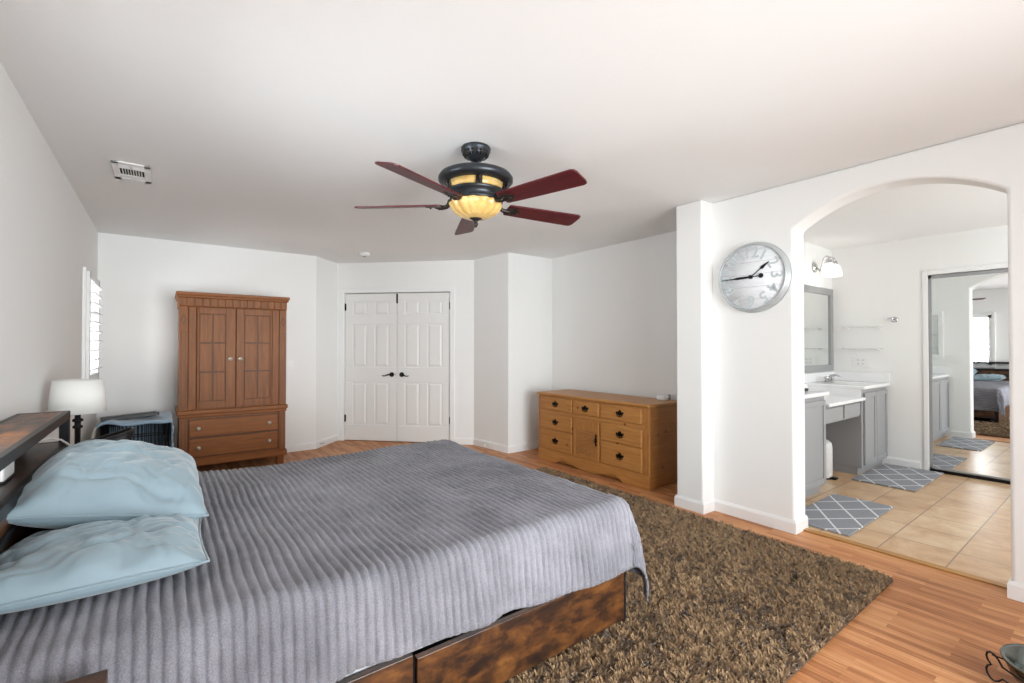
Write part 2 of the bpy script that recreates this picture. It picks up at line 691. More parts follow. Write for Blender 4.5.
# front wall behind the camera, with two openings added to let fill light in
struct(MB().box(-0.65, 0.35, YF - 0.12, YF, 0, CE).box(2.55, 7.0, YF - 0.12, YF, 0, 0.85).box(2.55, 4.25, YF - 0.12, YF, 0.85, CE)
       .box(5.75, 7.0, YF - 0.12, YF, 0.85, CE).box(0.35, 2.55, YF - 0.12, YF, 2.1, CE).box(4.25, 5.75, YF - 0.12, YF, 2.05, CE)
       .build('wall_front', 'wall'))
# bathroom shell
struct(MB().box(3.695, XA, YS, 2.27, 0, CE).box(XA, XB + 0.5, YS, YS + 0.07, 0, CE).build('wall_sink', 'wall'))
struct(MB().box(XB, XB + 0.1, 1.365, YS, 0, CE).box(XB, XB + 0.1, -0.60, 1.365, 2.06, CE).box(XB, XB + 0.1, YF, -0.60, 0, CE).box(XB + 0.08, XB + 0.1, -0.6, 1.365, 0, 2.06)
       .build('wall_bathroom_far', 'wall'))

# closet wall with its double door
A2, B2 = Vector(PB), Vector(PD)
dv = (B2 - A2).normalized()
nv = Vector((-dv.y, dv.x))                 # pointing away from the room
if nv.dot(Vector((1, 1))) < 0: nv = -nv
CW = Matrix(((dv.x, nv.x, 0, A2.x), (dv.y, nv.y, 0, A2.y), (0, 0, 1, 0), (0, 0, 0, 1)))   # local x along wall, y into wall, z up
LW = (B2 - A2).length
s0, s1, zd = 0.11, 1.602, 2.022
mb = MB().box(-0.01, s0 - 0.012, 0, 0.11, 0, CE).box(s1 + 0.012, LW + 0.01, 0, 0.11, 0, CE).box(s0 - 0.012, s1 + 0.012, 0, 0.11, zd + 0.012, CE)
mb.box(s0 - 0.02, s1 + 0.02, 0.1, 0.11, 0, zd + 0.02)
o = struct(mb.build('wall_closet', 'wall')); o.matrix_world = CW
# casing
cw = 0.058
mb = MB().box(s0 - 0.012 - cw, s0 - 0.004, -0.014, 0.05, 0, zd + 0.01 + cw).box(s1 + 0.004, s1 + 0.012 + cw, -0.014, 0.05, 0, zd + 0.01 + cw)
mb.box(s0 - 0.012, s1 + 0.012, -0.014, 0.05, zd + 0.004, zd + 0.01 + cw)
o = struct(mb.build('trim_2', 'trim', bevel=0.006)); o.matrix_world = CW


def closet_door(idx, xa, xb, hinge_side):
    """six-panel leaf between xa and xb (closet wall coordinates); meets the other leaf at the middle"""
    w = xb - xa
    e = thing('door_%d' % idx, None, None)
    e['kind'] = 'structure'
    e.matrix_world = CW @ Matrix.Translation((xa, 0.022, 0.008))
    st = 0.110; mid = 0.115
    pw = (w - 2 * st - mid) / 2
    rows = [(0.215, 0.795), (1.005, 1.590), (1.715, 1.905)]
    cols = [(st, st + pw), (st + pw + mid, w - st)]
    H = zd - 0.014
    mb = MB()
    ft = 0.012
    mb.box(0, w, ft, 0.035, 0, H)                                       # core
    zs_ = [0] + [v for r in rows for v in r] + [H]
    for i in range(0, len(zs_), 2):
        mb.box(0, w, 0, ft, zs_[i], zs_[i + 1])                         # rails
    for z0, z1 in rows:
        for a, b in ((0, cols[0][0]), (cols[0][1], cols[1][0]), (cols[1][1], w)):
            mb.box(a, b, 0, ft, z0, z1)                                 # stiles
    for z0, z1 in rows:                                                 # raised fields with sloped edges
        for a, b in cols:
            i0, i1 = 0.012, 0.034
            o_, n_ = ft, 0.003
            ring = [(a + i0, o_, z0 + i0), (b - i0, o_, z0 + i0), (b - i0, o_, z1 - i0), (a + i0, o_, z1 - i0),
                    (a + i1, n_, z0 + i1), (b - i1, n_, z0 + i1), (b - i1, n_, z1 - i1), (a + i1, n_, z1 - i1)]
            mb._q(ring, [(4, 5, 6, 7), (0, 1, 5, 4), (1, 2, 6, 5), (2, 3, 7, 6), (3, 0, 4, 7)])
    mb.build('door_leaf', 'door', e, bevel=0.004, seg=2)
    for z in (0.25, 1.78):
        x = 0 if hinge_side < 0 else w
        MB().cyl((x, -0.008, z), (x, -0.008, z + 0.1), 0.008, n=10).box(x - 0.014, x + 0.014, -0.003, 0.004, z + 0.005, z + 0.095).build('hinge', 'bronze', e)
    hx = w - 0.068 if hinge_side < 0 else 0.068
    sg = -1 if hinge_side < 0 else 1
    hd = MB().cyl((hx, 0, 0.905), (hx, -0.012, 0.905), 0.033, 0.030, n=24).cyl((hx, -0.01, 0.905), (hx, -0.05, 0.905), 0.013, n=12)
    hd.build('door_rosette', 'bronze', e)
    pts = [(hx, -0.05, 0.905), (hx + sg * 0.03, -0.053, 0.905), (hx + sg * 0.06, -0.052, 0.893), (hx + sg * 0.09, -0.05, 0.886), (hx + sg * 0.115, -0.05, 0.892)]
    MB().tube(pts, [0.011, 0.010, 0.008, 0.007, 0.006]).build('door_handle', 'bronze', e)
    return e


smid = (s0 + s1) / 2
dl = closet_door(1, s0, smid - 0.003, -1)
dr = closet_door(2, smid + 0.003, s1, 1)
MB().box(-0.012, 0.010, -0.004, 0.006, zd - 0.15, zd - 0.02).build('flush_bolt', 'bronze', dr)
MB().cyl((smid - s0 - 0.02, 0.0, 0.905), (smid - s0 - 0.02, -0.004, 0.905), 0.012, n=12).build('strike_plate', 'nickel', dl)


# baseboards
def baseboard(name, pts, h=0.09, t=0.013):
    """room lies to the right of the walking direction"""
    P = [Vector(p) for p in pts]
    off = []
    for i, p in enumerate(P):
        ns = []
        for a, b in ((i - 1, i), (i, i + 1)):
            if a >= 0 and b < len(P):
                d = (P[b] - P[a]).normalized()
                ns.append(Vector((d.y, -d.x)))
        n = sum(ns, Vector((0, 0))).normalized()
        off.append(n / max(0.3, n.dot(ns[0])))
    prof = [(0, 0), (t, 0), (t, h - 0.018), (t * 0.55, h - 0.006), (t * 0.4, h), (0, h)]
    mb = MB()
    rings = [[mb.bm.verts.new((p.x + o.x * a, p.y + o.y * a, z)) for a, z in prof] for p, o in zip(P, off)]
    for A, B in zip(rings, rings[1:]):
        for k in range(len(prof)):
            mb.bm.faces.new((A[k], A[(k + 1) % len(prof)], B[(k + 1) % len(prof)], B[k]))
    mb.bm.faces.new(rings[0]); mb.bm.faces.new(rings[-1][::-1])
    return struct(mb.build(name, 'trim'))


def cwp(s):
    q = CW @ Vector((s, 0, 0)); return (q.x, q.y)


baseboard('baseboard_left', [(XL, YF), (XL, YB - 0.001)])
baseboard('baseboard_back', [(XL, YB), PA, PB, cwp(s0 - 0.07)])
baseboard('baseboard_alcove', [cwp(s1 + 0.07), PD, PS, (XA, 4.6), (XA, 2.27), (3.355, 2.27), (3.355, 2.039), (XR, 2.039), (XR, yL), (XR + 0.185, yL)])
baseboard('baseboard_right', [(XR + 0.185, yR), (XR, yR), (XR, YF)])
baseboard('baseboard_bathroom_far', [(XB, 1.75), (XB, 1.40)])
baseboard('baseboard_bathroom_right', [(XR + 0.185, YF), (XR + 0.185, yR)])
baseboard('baseboard_sink', [(XR + 0.185, yL), (XR + 0.185, 1.74)])


# plantation-shutter windows in the left wall
def shutter_window(idx, w, proj, tilt, xs):
    y0, y1, z0, z1 = w
    e = thing('window_%d' % idx, None, None, (XL, (y0 + y1) / 2, z0))
    e['kind'] = 'structure'
    hy, H = (y1 - y0) / 2, z1 - z0
    f = 0.028 if idx == 1 else 0.05
    mb = MB()
    for sg in (-1, 1):
        mb.box(-0.03, proj, sg * hy, sg * (hy + f), -f, H + f)
    mb.box(-0.03, proj, -hy, hy, -f, 0).box(-0.03, proj, -hy, hy, H, H + f)
    mb.build('window_frame', 'trim', e, bevel=0.005)
    mb = MB()
    for sg in (-1, 1):
        mb.box(xs - 0.014, xs + 0.014, sg * (hy + 0.004), sg * (hy - 0.05), 0, H)
    mb.box(xs - 0.014, xs + 0.014, -hy, hy, 0, 0.06).box(xs - 0.014, xs + 0.014, -hy, hy, H - 0.06, H)
    mb.build('shutter_stile', 'trim', e, bevel=0.003)
    n = int((H - 0.12) / 0.078)
    mb = MB()
    for i in range(n):
        z = 0.06 + (i + 0.5) * (H - 0.12) / n
        m4 = Matrix.Translation((xs, 0, z)) @ Matrix.Rotation(R(tilt), 4, 'Y')
        mb.obox(m4, 0.043, hy - 0.052, 0.005)
    mb.build('shutter_louvers', 'trim', e, bevel=0.003)
    # outer sash behind the shutter
    mb = MB()
    for a, b, c, d in ((-hy, -hy + 0.035, 0, H), (hy - 0.035, hy, 0, H), (-hy, hy, 0, 0.035), (-hy, hy, H - 0.035, H), (-hy, hy, H / 2 - 0.018, H / 2 + 0.018)):
        mb.box(-0.105, -0.07, a, b, c, d)
    mb.build('window_sash', 'white_plastic', e)
    return e


shutter_window(1, W1, 0.022, -16, 0.030)
shutter_window(2, W2, 0.05, -16, 0.025)

# ------------------------------------------------------------------ rug
RX0, RX1, RY0, RY1 = 0.75, 3.225, 0.83, 3.75
rug = thing('shag_rug', 'brown shaggy rug spread on the wood floor under the bed', 'rug', ((RX0 + RX1) / 2, (RY0 + RY1) / 2, 0))
rx, ry = (RX1 - RX0) / 2, (RY1 - RY0) / 2
MB().box(-rx, rx, -ry, ry, 0.001, 0.010).build('rug_backing', 'rug_base', rug)
rs = np.random.RandomState(3)
N = 190000
px = rs.uniform(-rx, rx, N); py = rs.uniform(-ry, ry, N)
wx, wy = px + rug.location.x, py + rug.location.y
hid = (wx < 1.55) & (wy > 1.6)
px, py = px[~hid], py[~hid]
N = len(px)
ang = vnoise(px * 4, py * 4) * 1.2 + vnoise(px * 44 + 9, py * 44) * 3.6 + rs.normal(0, 0.5, N)
lean = 0.62 + 0.25 * vnoise(px * 50 + 3, py * 50 + 8) + rs.normal(0, 0.18, N)
L = 0.029 * (1 + 0.22 * vnoise(px * 48, py * 48 + 40)) * rs.uniform(0.75, 1.2, N)
dx, dy = np.cos(ang), np.sin(ang)
wd = 0.0042
sx_, sy_ = -dy * wd, dx * wd
z0 = 0.008
s_, c_ = np.sin(np.clip(lean, 0.0, 1.25)), np.cos(np.clip(lean, 0.0, 1.25))
mx, my, mz = px + dx * L * 0.42 * s_ * 0.6, py + dy * L * 0.42 * s_ * 0.6, z0 + L * 0.5 * np.clip(c_ + 0.15, 0, 1)
tx, ty, tz = px + dx * L * s_, py + dy * L * s_, z0 + L * c_
V = np.stack([np.stack([px - sx_, py - sy_, np.full(N, z0)], 1), np.stack([px + sx_, py + sy_, np.full(N, z0)], 1),
              np.stack([mx + sx_, my + sy_, mz], 1), np.stack([mx - sx_, my - sy_, mz], 1),
              np.stack([tx + sx_ * .45, ty + sy_ * .45, tz], 1), np.stack([tx - sx_ * .45, ty - sy_ * .45, tz], 1)], 1).reshape(-1, 3)
b = np.arange(N)[:, None] * 6
F = np.concatenate([b + np.array([[0, 1, 2, 3]]), b + np.array([[3, 2, 4, 5]])], 0)
o = mk('rug_pile', arr_mesh('rug_pile', V, F, False), 'pile', rug)
o['kind'] = 'stuff'

# ------------------------------------------------------------------ bed
BX0, BX1, BY0, BY1 = -0.33, 1.715, 1.433, 3.04
bed = thing('bed', 'low platform bed of rustic brown boards with a shelf headboard against the left wall', 'bed', (BX0, BY0, 0))
bw, bl = BY1 - BY0, BX1 - BX0
PZ0, PZ1 = 0.045, 0.262
# near side: two drawer fronts in a black frame
MB().box(0, bl, 0.012, 0.03, PZ0 - 0.01, PZ1 - 0.01).box(bl - 0.012, bl + 0.004, 0.0, 0.05, 0.01, PZ1).build('side_rail', 'black', bed)
MB().box(1.004, bl - 0.014, -0.006, 0.018, PZ0, PZ1 + 0.008).build('drawer_front', 'rustic_x', bed, bevel=0.003)
MB().box(0.02, 0.990, -0.006, 0.018, PZ0, PZ1 + 0.026).build('drawer_front', 'rustic_x', bed, bevel=0.003)
MB().box(0, bl, bw - 0.02, bw, PZ0, PZ1).build('side_rail', 'rustic_x', bed)
MB().box(bl - 0.012, bl + 0.012, 0.045, bw, PZ0 + 0.05, PZ1).build('foot_panel', 'rustic_y', bed, bevel=0.003)
for yy in (0.05, bw / 2, bw - 0.06):
    MB().box(bl - 0.06, bl - 0.015, yy, yy + 0.045, 0.012, PZ0 + 0.06).build('leg', 'black', bed)
    MB().box(0.0, 0.045, yy, yy + 0.045, 0.0, PZ0 + 0.06).build('leg', 'black', bed)
MB().box(0.02, bl - 0.02, 0.03, bw - 0.03, 0.22, 0.25).build('slat_deck', 'black', bed)
# headboard
hb = bpy.data.objects.new('headboard', None); COL.objects.link(hb); hb.parent = bed
hx0, hx1 = -0.53 - BX0, -0.352 - BX0
hy0, hy1 = -0.02, 3.032 - BY0
ZT, ZM = 0.990, 0.850
mb = MB()
for yy in (hy0, hy1 - 0.035):
    for xx in (hx0, hx1 - 0.035):
        mb.box(xx, xx + 0.035, yy, yy + 0.035, 0, ZT - 0.002)
for zz in (ZT, ZM):
    mb.box(hx1 - 0.022, hx1, hy0, hy1, zz - 0.036, zz).box(hx0, hx0 + 0.02, hy0, hy1, zz - 0.036, zz)
    for yy in (hy0, hy1 - 0.022):
        mb.box(hx0, hx1, yy, yy + 0.022, zz - 0.036, zz)
mb.box(hx1 - 0.022, hx1, hy0, hy1, 0.735, 0.755)
mb.build('headboard_frame', 'black', hb, bevel=0.002)
MB().box(hx0 + 0.02, hx1 - 0.020, hy0 + 0.02, hy1 - 0.02, ZT - 0.020, ZT - 0.001).build('top_shelf', 'rustic_top', hb)
MB().box(hx0 + 0.02, hx1 - 0.020, hy0 + 0.02, hy1 - 0.02, ZM - 0.020, ZM - 0.001).build('lower_shelf', 'rustic_y', hb)
MB().box(hx1 - 0.03, hx1 - 0.012, hy0 + 0.035, hy1 - 0.035, 0.28, ZM - 0.03).build('back_panel', 'rustic_y', hb)

# mattress
mat_o = MB().box(BX0 + 0.02, BX1 - 0.05, BY0 + 0.02, BY1 - 0.02, 0.252, 0.575).build('mattress', 'mattress', bevel=0.06, seg=5)
tag(mat_o, 'pale mattress just showing below the hem of the grey ribbed blanket', 'mattress')

# ribbed blanket
TOPZ = 0.592
ex, ey0, ey1 = 1.665, 1.452, 3.055         # where the top ends
Rb = 0.055


def bend(s):
    """arc length beyond the edge -> (outward offset, drop)"""
    q = np.clip(s, 0, None)
    a = np.clip(q / Rb, 0, 1.46)
    out, drop = Rb * np.sin(a), Rb * (1 - np.cos(a))
    rest = np.clip(q - Rb * 1.46, 0, None)
    return out + rest * np.cos(1.46), drop + rest * np.sin(1.46)


pitch = 0.0285
xs_ = np.arange(-0.33, ex + 0.40, pitch / 8)
ny = 150
tt = np.linspace(0, 1, ny)
X, T = np.meshgrid(xs_, tt, indexing='ij')
hem_near = 0.288 + (X - 0.9) * 0.022 + 0.012 * np.sin(X * 5.2 + 1) + 0.010 * vnoise(X * 9, X * 0) + 0.0 * X
lo = ey0 - hem_near
hi = ey1 + 0.27
Y = lo + (hi - lo) * T
a = np.clip(X - ex, 0, None)
bn = np.clip(ey0 - Y, 0, None)
bf = np.clip(Y - ey1, 0, None)
bb = bn + bf
r = np.hypot(a, bb) + 1e-9
o_, d_ = bend(r)
o_ = o_ * (1 + 0.35 * np.clip(np.minimum(a, bn) / 0.25, 0, 1.2))
PXX = np.minimum(X, ex) + o_ * a / r
PYY = np.clip(Y, ey0, ey1) + o_ * (bf - bn) / r
lump = 0.010 * vnoise(X * 2.3 + 5, Y * 2.3) + 0.004 * vnoise(X * 7, Y * 6 + 3)
headup = 0.022 * np.clip((0.5 - X) / 0.7, 0, 1)
PZZ = TOPZ - d_ + (lump + headup) * np.exp(-(r / 0.1) ** 2)
# soft folds in the hanging cloth, stronger at the foot corner
hang = np.clip((r - 0.06) / 0.25, 0, 1)
corner = np.minimum(a, bn) / 0.3
PYY -= np.where(bn > 0, hang * (0.010 + 0.012 * np.sin(X * 9 + 0.7) + 0.006 * np.sin(X * 23)), 0)
th = np.arctan2(bn, a + 1e-6)
PXX += np.where((a > 0), hang * (0.018 + 0.016 * np.sin(Y * 10 + 1.0)), 0)
fold = corner * 0.018 * np.sin(th * 7.0 + 0.6)
PXX += fold; PYY -= fold * 0.6
P3 = np.stack([PXX, PYY, PZZ], 2)
du = np.gradient(P3, axis=0); dvv = np.gradient(P3, axis=1)
nn = np.cross(du, dvv); nn /= np.linalg.norm(nn, axis=2, keepdims=True) + 1e-12
flip = np.where((nn[..., 2:3] < 0) & (r[..., None] < 0.02), -1, 1)
nn = nn * flip
wob = 0.10 * vnoise(X * 3, Y * 5) + 0.05 * vnoise(X * 11, Y * 17)
ph = (X / pitch + wob)
rib = np.sqrt(np.clip(np.abs(np.sin(np.pi * ph)), 0, 1))
amp = 0.0140 * (1 + 0.25 * vnoise(X * 40, Y * 22))
edge = np.minimum(np.minimum(T, 1 - T) * ny / 4, 1)
crush = 0.0016 * vnoise(X * 160, Y * 120)
P3 = P3 + nn * ((rib * amp) * (0.5 + 0.5 * edge) + crush)[..., None]
P3[..., 2] = np.maximum(P3[..., 2], 0.06)
me = arr_mesh('blanket', P3.reshape(-1, 3), grid_faces(*X.shape))
bl_o = mk('blanket', me, 'plush')
tag(bl_o, 'grey ribbed plush blanket spread over the bed', 'blanket')
so = bl_o.modifiers.new('thick', 'SOLIDIFY'); so.thickness = 0.006; so.offset = -1


# ------------------------------------------------------------------ pillows
def pillow(name, label, mat, L, Wd, T, frame, seed=0, group=None, sag=None):
    """cushion of length L, width Wd, thickness T; frame: 4x4 placing its centre; sag(x,y)->dz in pillow space"""
    n = 70; m = 56
    s = np.linspace(-1, 1, n); t = np.linspace(-1, 1, m)
    Sg, Tg = np.meshgrid(s, t, indexing='ij')
    pinch = 0.035
    x = Sg * L / 2 * (1 - pinch * (1 - Tg ** 2) * np.abs(Sg) ** 3) 
    y = Tg * Wd / 2 * (1 - pinch * 1.3 * (1 - Sg ** 2) * np.abs(Tg) ** 3)
    prof = (np.clip(1 - np.abs(Sg) ** 2.6, 0, 1) ** 0.45) * (np.clip(1 - np.abs(Tg) ** 2.4, 0, 1) ** 0.45)
    wr = 0
    for k in range(5):
        an = seed * 1.7 + k * 0.9
        wr = wr + 0.009 / (k + 1) * vnoise((x * math.cos(an) + y * math.sin(an)) * (5 + 5 * k) + 13 * seed, (y * math.cos(an) - x * math.sin(an)) * (14 + 9 * k) + k * 7)
    for k in range(3):
        an = seed * 2.3 + k * 1.25
        q_ = vnoise((x * math.cos(an) + y * math.sin(an)) * (3.5 + 2 * k) + 31 * seed, (y * math.cos(an) - x * math.sin(an)) * (11 + 7 * k) + k * 5)
        wr = wr - 0.013 / (1 + 0.6 * k) * np.exp(-(q_ / 0.16) ** 2)
    cr = (np.abs(Sg) ** 2) * 0.012 * np.sin(Tg * 9 + seed) + (np.abs(Tg) ** 3) * 0.008 * np.sin(Sg * 14 + seed * 2)
    zt = T * 0.62 * prof + (wr + cr) * np.clip(prof * 2.2, 0, 1)
    zb = -T * 0.38 * prof
    mb = MB()
    def xf(z):
        zz = z + (sag(x, y) if sag else 0)
        return np.stack([x, y, zz], 2)
    mb.grid(xf(zt)); mb.grid(xf(zb))
    # seam flange
    bmesh.ops.remove_doubles(mb.bm, verts=mb.bm.verts, dist=0.0008)
    o = mb.build(name, mat)
    o.matrix_world = frame
    sd = o.modifiers.new('smooth', 'SUBSURF'); sd.levels = 1; sd.render_levels = 1
    e0 = xf(zt * 0)
    loop = [tuple(e0[i, 0]) for i in range(n)] + [tuple(e0[-1, j]) for j in range(1, m)] + [tuple(e0[i, -1]) for i in range(n - 2, -1, -1)] + [tuple(e0[0, j]) for j in range(m - 2, 0, -1)]
    MB().tube(loop, 0.0035, 6, closed=True).build('seam_piping', mat, o)
    tag(o, label, 'pillow', group)
    return o


def frame(c, rz=0, rx=0, ry=0):
    return Matrix.Translation(c) @ Matrix.Rotation(R(rz), 4, 'Z') @ Matrix.Rotation(R(ry), 4, 'Y') @ Matrix.Rotation(R(rx), 4, 'X')


pillow('pillow', 'lower blue pillow lying flat on the blanket at the near side of the bed', 'pillow', 0.56, 0.50, 0.15,
       frame((-0.138, 1.86, 0.664), 89, 0, 5), 1)
pillow('pillow', 'puffy blue pillow propped up on top of the flat blue one', 'pillow', 0.80, 0.53, 0.25,
       frame((-0.130, 2.38, 0.752), 90, 11, -1), 2, sag=lambda x, y: -0.05 * np.clip(x - 0.1, 0, 1))
pillow('pillow', 'grey pillow tucked at the far end of the headboard under the propped blue one', 'pillow_grey', 0.60, 0.42, 0.13,
       frame((-0.14, 2.74, 0.66), 90, 0, 0), 3)

# ------------------------------------------------------------------ near nightstand corner
ns = thing('nightstand', 'rustic brown nightstand whose top corner shows at the near edge of the blanket', 'nightstand', (-0.29, 1.11, 0))
MB().box(-0.20, 0.20, -0.20, 0.205, 0.580, 0.612).build('tabletop', 'rustic_x', ns, bevel=0.004)
MB().box(-0.185, 0.185, -0.185, 0.19, 0.30, 0.580).build('cabinet_box', 'rustic_y', ns)
MB().box(0.185, 0.197, -0.18, 0.185, 0.33, 0.55).build('drawer', 'rustic_y', ns, bevel=0.003)
for sx in (-0.18, 0.15):
    for sy in (-0.18, 0.155):
        MB().box(sx, sx + 0.03, sy, sy + 0.03, 0, 0.30).build('leg', 'black', ns)

# things on the headboard shelf
o = MB().box(-0.05, 0.05, -0.07, 0.07, 0, 0.055).build('router_box', 'white_plastic', bevel=0.008, seg=3)
o.location = (-0.46, 2.26, ZM + 0.004)
MB().box(-0.052, 0.052, -0.072, 0.072, -0.004, 0.004).build('base_plate', 'black_plastic', o)
tag(o, 'small white plastic box with black base on the lower headboard shelf', 'box')
o = MB().tube([(-0.45, 2.34, ZM + 0.03), (-0.42, 2.50, ZM + 0.055), (-0.40, 2.66, ZM + 0.062), (-0.385, 2.76, ZM + 0.055), (-0.362, 2.86, ZM + 0.03), (-0.340, 2.93, ZM - 0.01), (-0.332, 2.98, ZM - 0.07)], 0.0045, 8).build('power_cable', 'white_plastic')
tag(o, 'white cable looping out over the edge of the headboard shelf', 'cable')

# ------------------------------------------------------------------ lamp on its stand
st = thing('lamp_stand', 'dark narrow stand between the headboard and the wire crate, carrying the white lamp', 'side table', (-0.37, 3.55, 0))
MB().cyl((0, 0, 0.48), (0, 0, 0.50), 0.14, n=32).build('tabletop', 'black', st)
for k in range(3):
    t = k * 2.094 + 0.4
    MB().cyl((0.05 * math.cos(t), 0.05 * math.sin(t), 0.48), (0.12 * math.cos(t), 0.12 * math.sin(t), 0), 0.012, n=12).build('leg', 'black', st)
lp = thing('table_lamp', 'table lamp with white drum shade and black turned stem beside the headboard', 'lamp', (-0.382, 3.55, 0.50))
MB().lathe([(0.0, 0), (0.070, 0), (0.072, 0.012), (0.034, 0.03), (0.017, 0.05), (0.013, 0.12), (0.013, 0.335), (0.022, 0.340), (0.022, 0.350), (0.014, 0.356), (0.014, 0.372), (0.024, 0.377), (0.024, 0.387), (0.013, 0.394), (0.013, 0.43), (0.0, 0.45)], 20).build('lamp_base', 'black', lp)
sh = MB().lathe([(0.124, 0.425), (0.108, 0.607)], 48)
bmesh.ops.delete(sh.bm, geom=[f for f in sh.bm.faces if len(f.verts) > 4], context='FACES')
o = sh.build('lamp_shade', 'shade', lp)
sd = o.modifiers.new('thick', 'SOLIDIFY'); sd.thickness = 0.003
MB().cyl((0, 0, 0.44), (0, 0, 0.597), 0.004, n=8).cyl((-0.107, 0, 0.597), (0.107, 0, 0.597), 0.002, n=6).cyl((0, -0.107, 0.597), (0, 0.107, 0.597), 0.002, n=6).build('harp', 'nickel', lp)

# ------------------------------------------------------------------ wire crate with throw
cr = thing('wire_crate', 'black wire dog crate standing in the corner left of the wardrobe', 'crate', (-0.185, 5.55, 0))
cx, cy, chh = 0.235, 0.34, 0.625
mb = MB()
rr = 0.0032
for sx in (-cx, cx):
    for sy in (-cy, cy):
        mb.cyl((sx, sy, 0), (sx, sy, chh), 0.006, n=6)
for zz in (0.02, 0.15, 0.28, 0.41, 0.53, chh):
    for sy in (-cy, cy):
        mb.cyl((-cx, sy, zz), (cx, sy, zz), 0.0045, n=6)
    for sx in (-cx, cx):
        mb.cyl((sx, -cy, zz), (sx, cy, zz), 0.0045, n=6)
for i in range(1, 17):
    x = -cx + 2 * cx * i / 17
    for sy in (-cy, cy):
        mb.cyl((x, sy, 0), (x, sy, chh), rr, n=5)
    mb.cyl((x, -cy, chh), (x, cy, chh), rr, n=5)
for i in range(1, 22):
    y = -cy + 2 * cy * i / 22
    for sx in (-cx, cx):
        mb.cyl((sx, y, 0), (sx, y, chh), rr, n=5)
mb.build('wire_cage', 'black', cr)
MB().box(-cx + 0.01, cx - 0.01, -cy + 0.01, cy - 0.01, 0.012, 0.05).build('floor_tray', 'black_plastic', cr)


def throw():
    n, m = 120, 90
    su = np.linspace(-0.42, 0.47 + 0.30, n)          # across the crate: left drop ... right drop
    sv = np.linspace(-0.03, 1.25, m)                   # front hem ... back
    U, Vv = np.meshgrid(su, sv, indexing='ij')
    topw = 0.485
    left = np.clip(-U, 0, None); right = np.clip(U - topw, 0, None)
    xx = np.clip(U, 0, topw) - 0.242
    k = 0.02
    bl_, dl_ = 0.03 * np.sin(np.clip(left / 0.03, 0, 1.5)), left
    br_, dr_ = 0.012 * np.sin(np.clip(right / 0.02, 0, 1.5)), right
    front = np.clip(-Vv, 0, None)
    back = np.clip(Vv - 0.695, 0, None)
    Vv = np.minimum(Vv, 0.695)
    x = xx - bl_ - 0.12 * np.clip(left, 0, 0.4) + br_ + left * 0.08 * np.sin(Vv * 16)
    y = np.clip(Vv, 0, None) - cy - 0.012 - 0.02 * np.clip(left * 4, 0, 1) * (0.5 + 0.5 * np.sin(left * 22)) 
    z = chh + 0.012 - np.maximum(dl_ + dr_, back) - front * 0.9 + 0.012 * vnoise(U * 9, Vv * 9) * (left + right < 0.02) + 0.035 * np.exp(-((U - 0.05) / 0.07) ** 2) * np.exp(-(Vv / 0.2) ** 2)
    y = y + 0.012 * np.sin(U * 40) * np.clip(right * 8, 0, 1) + 0.02 * np.clip(back * 20, 0, 1)
    # hang only a narrow flap at the right front corner
    x = np.maximum(x, -0.52 - cr.location.x)
    P = np.stack([x, y, z], 2)
    me = arr_mesh('throw_blanket', P.reshape(-1, 3), grid_faces(n, m))
    o = mk('throw_blanket', me, 'throw')
    o.location = cr.location
    s = o.modifiers.new('thick', 'SOLIDIFY'); s.thickness = 0.008
    me.materials.append(M['cream'])
    fu = (np.arange(n - 1)[:, None] + 0 * np.arange(m - 1)[None, :]).ravel()
    u_mid = su[fu]
    idx = ((u_mid > -0.24) & (u_mid < -0.02)).astype(np.int32)
    me.polygons.foreach_set('material_index', idx)
    return o


tag(throw(), 'pale blue throw with a cream band draped over the wire crate', 'blanket')
o = MB().box(-0.20, 0.20, -0.11, 0.11, 0, 0.026).box(-0.20, 0.20, -0.11, -0.10, 0.02, 0.034).build('folded_mat', 'black_plastic', bevel=0.01, seg=3)
o.location = (-0.235, 5.42, chh + 0.032); o.rotation_euler = (R(-2), R(-2.5), R(6))
tag(o, 'flat charcoal pad lying on the throw on top of the crate', 'pad')

# black slotted basket between bed and crate
bk = thing('laundry_basket', 'black plastic basket with slotted side standing in front of the wire crate', 'basket', (-0.315, 4.45, 0))
mb = MB()
def bk_rim(t):
    return 0.600 + 0.085 * (t + 1) / 2
path = []
for i in range(48):
    a = 2 * math.pi * i / 48
    c, s = math.cos(a), math.sin(a)
    q = lambda v: math.copysign(abs(v) ** 0.55, v)
    path.append((0.140 * q(c), 0.10 * q(s), bk_rim(q(c))))
mb.tube(path, 0.011, 8, closed=True)
mb.build('rim', 'black_plastic', bk)
mb = MB()
for i in range(48):
    a, b_ = path[i], path[(i + 1) % 48]
    f = 0.88
    ring = [(a[0], a[1], a[2] - 0.05), (b_[0], b_[1], b_[2] - 0.05), (b_[0], b_[1], b_[2]), (a[0], a[1], a[2])]
    mb._q(ring, [(0, 1, 2, 3)])
    if i % 2 == 0:
        mb._q([(a[0] * f, a[1] * f, 0), (b_[0] * f, b_[1] * f, 0), (b_[0], b_[1], b_[2] - 0.05), (a[0], a[1], a[2] - 0.05)], [(0, 1, 2, 3)])
    for z0, z1 in ((0, 0.08), (0.22, 0.28), (0.40, 0.46)):
        k0 = f + (1 - f) * z0 / 0.6; k1 = f + (1 - f) * z1 / 0.6
        mb._q([(a[0] * k0, a[1] * k0, z0), (b_[0] * k0, b_[1] * k0, z0), (b_[0] * k1, b_[1] * k1, z1), (a[0] * k1, a[1] * k1, z1)], [(0, 1, 2, 3)])
mb._q([(p[0] * .88, p[1] * .88, 0.004) for p in path], [tuple(range(48))])
o = mb.build('basket_body', 'black_plastic', bk)
sd = o.modifiers.new('thick', 'SOLIDIFY'); sd.thickness = 0.004

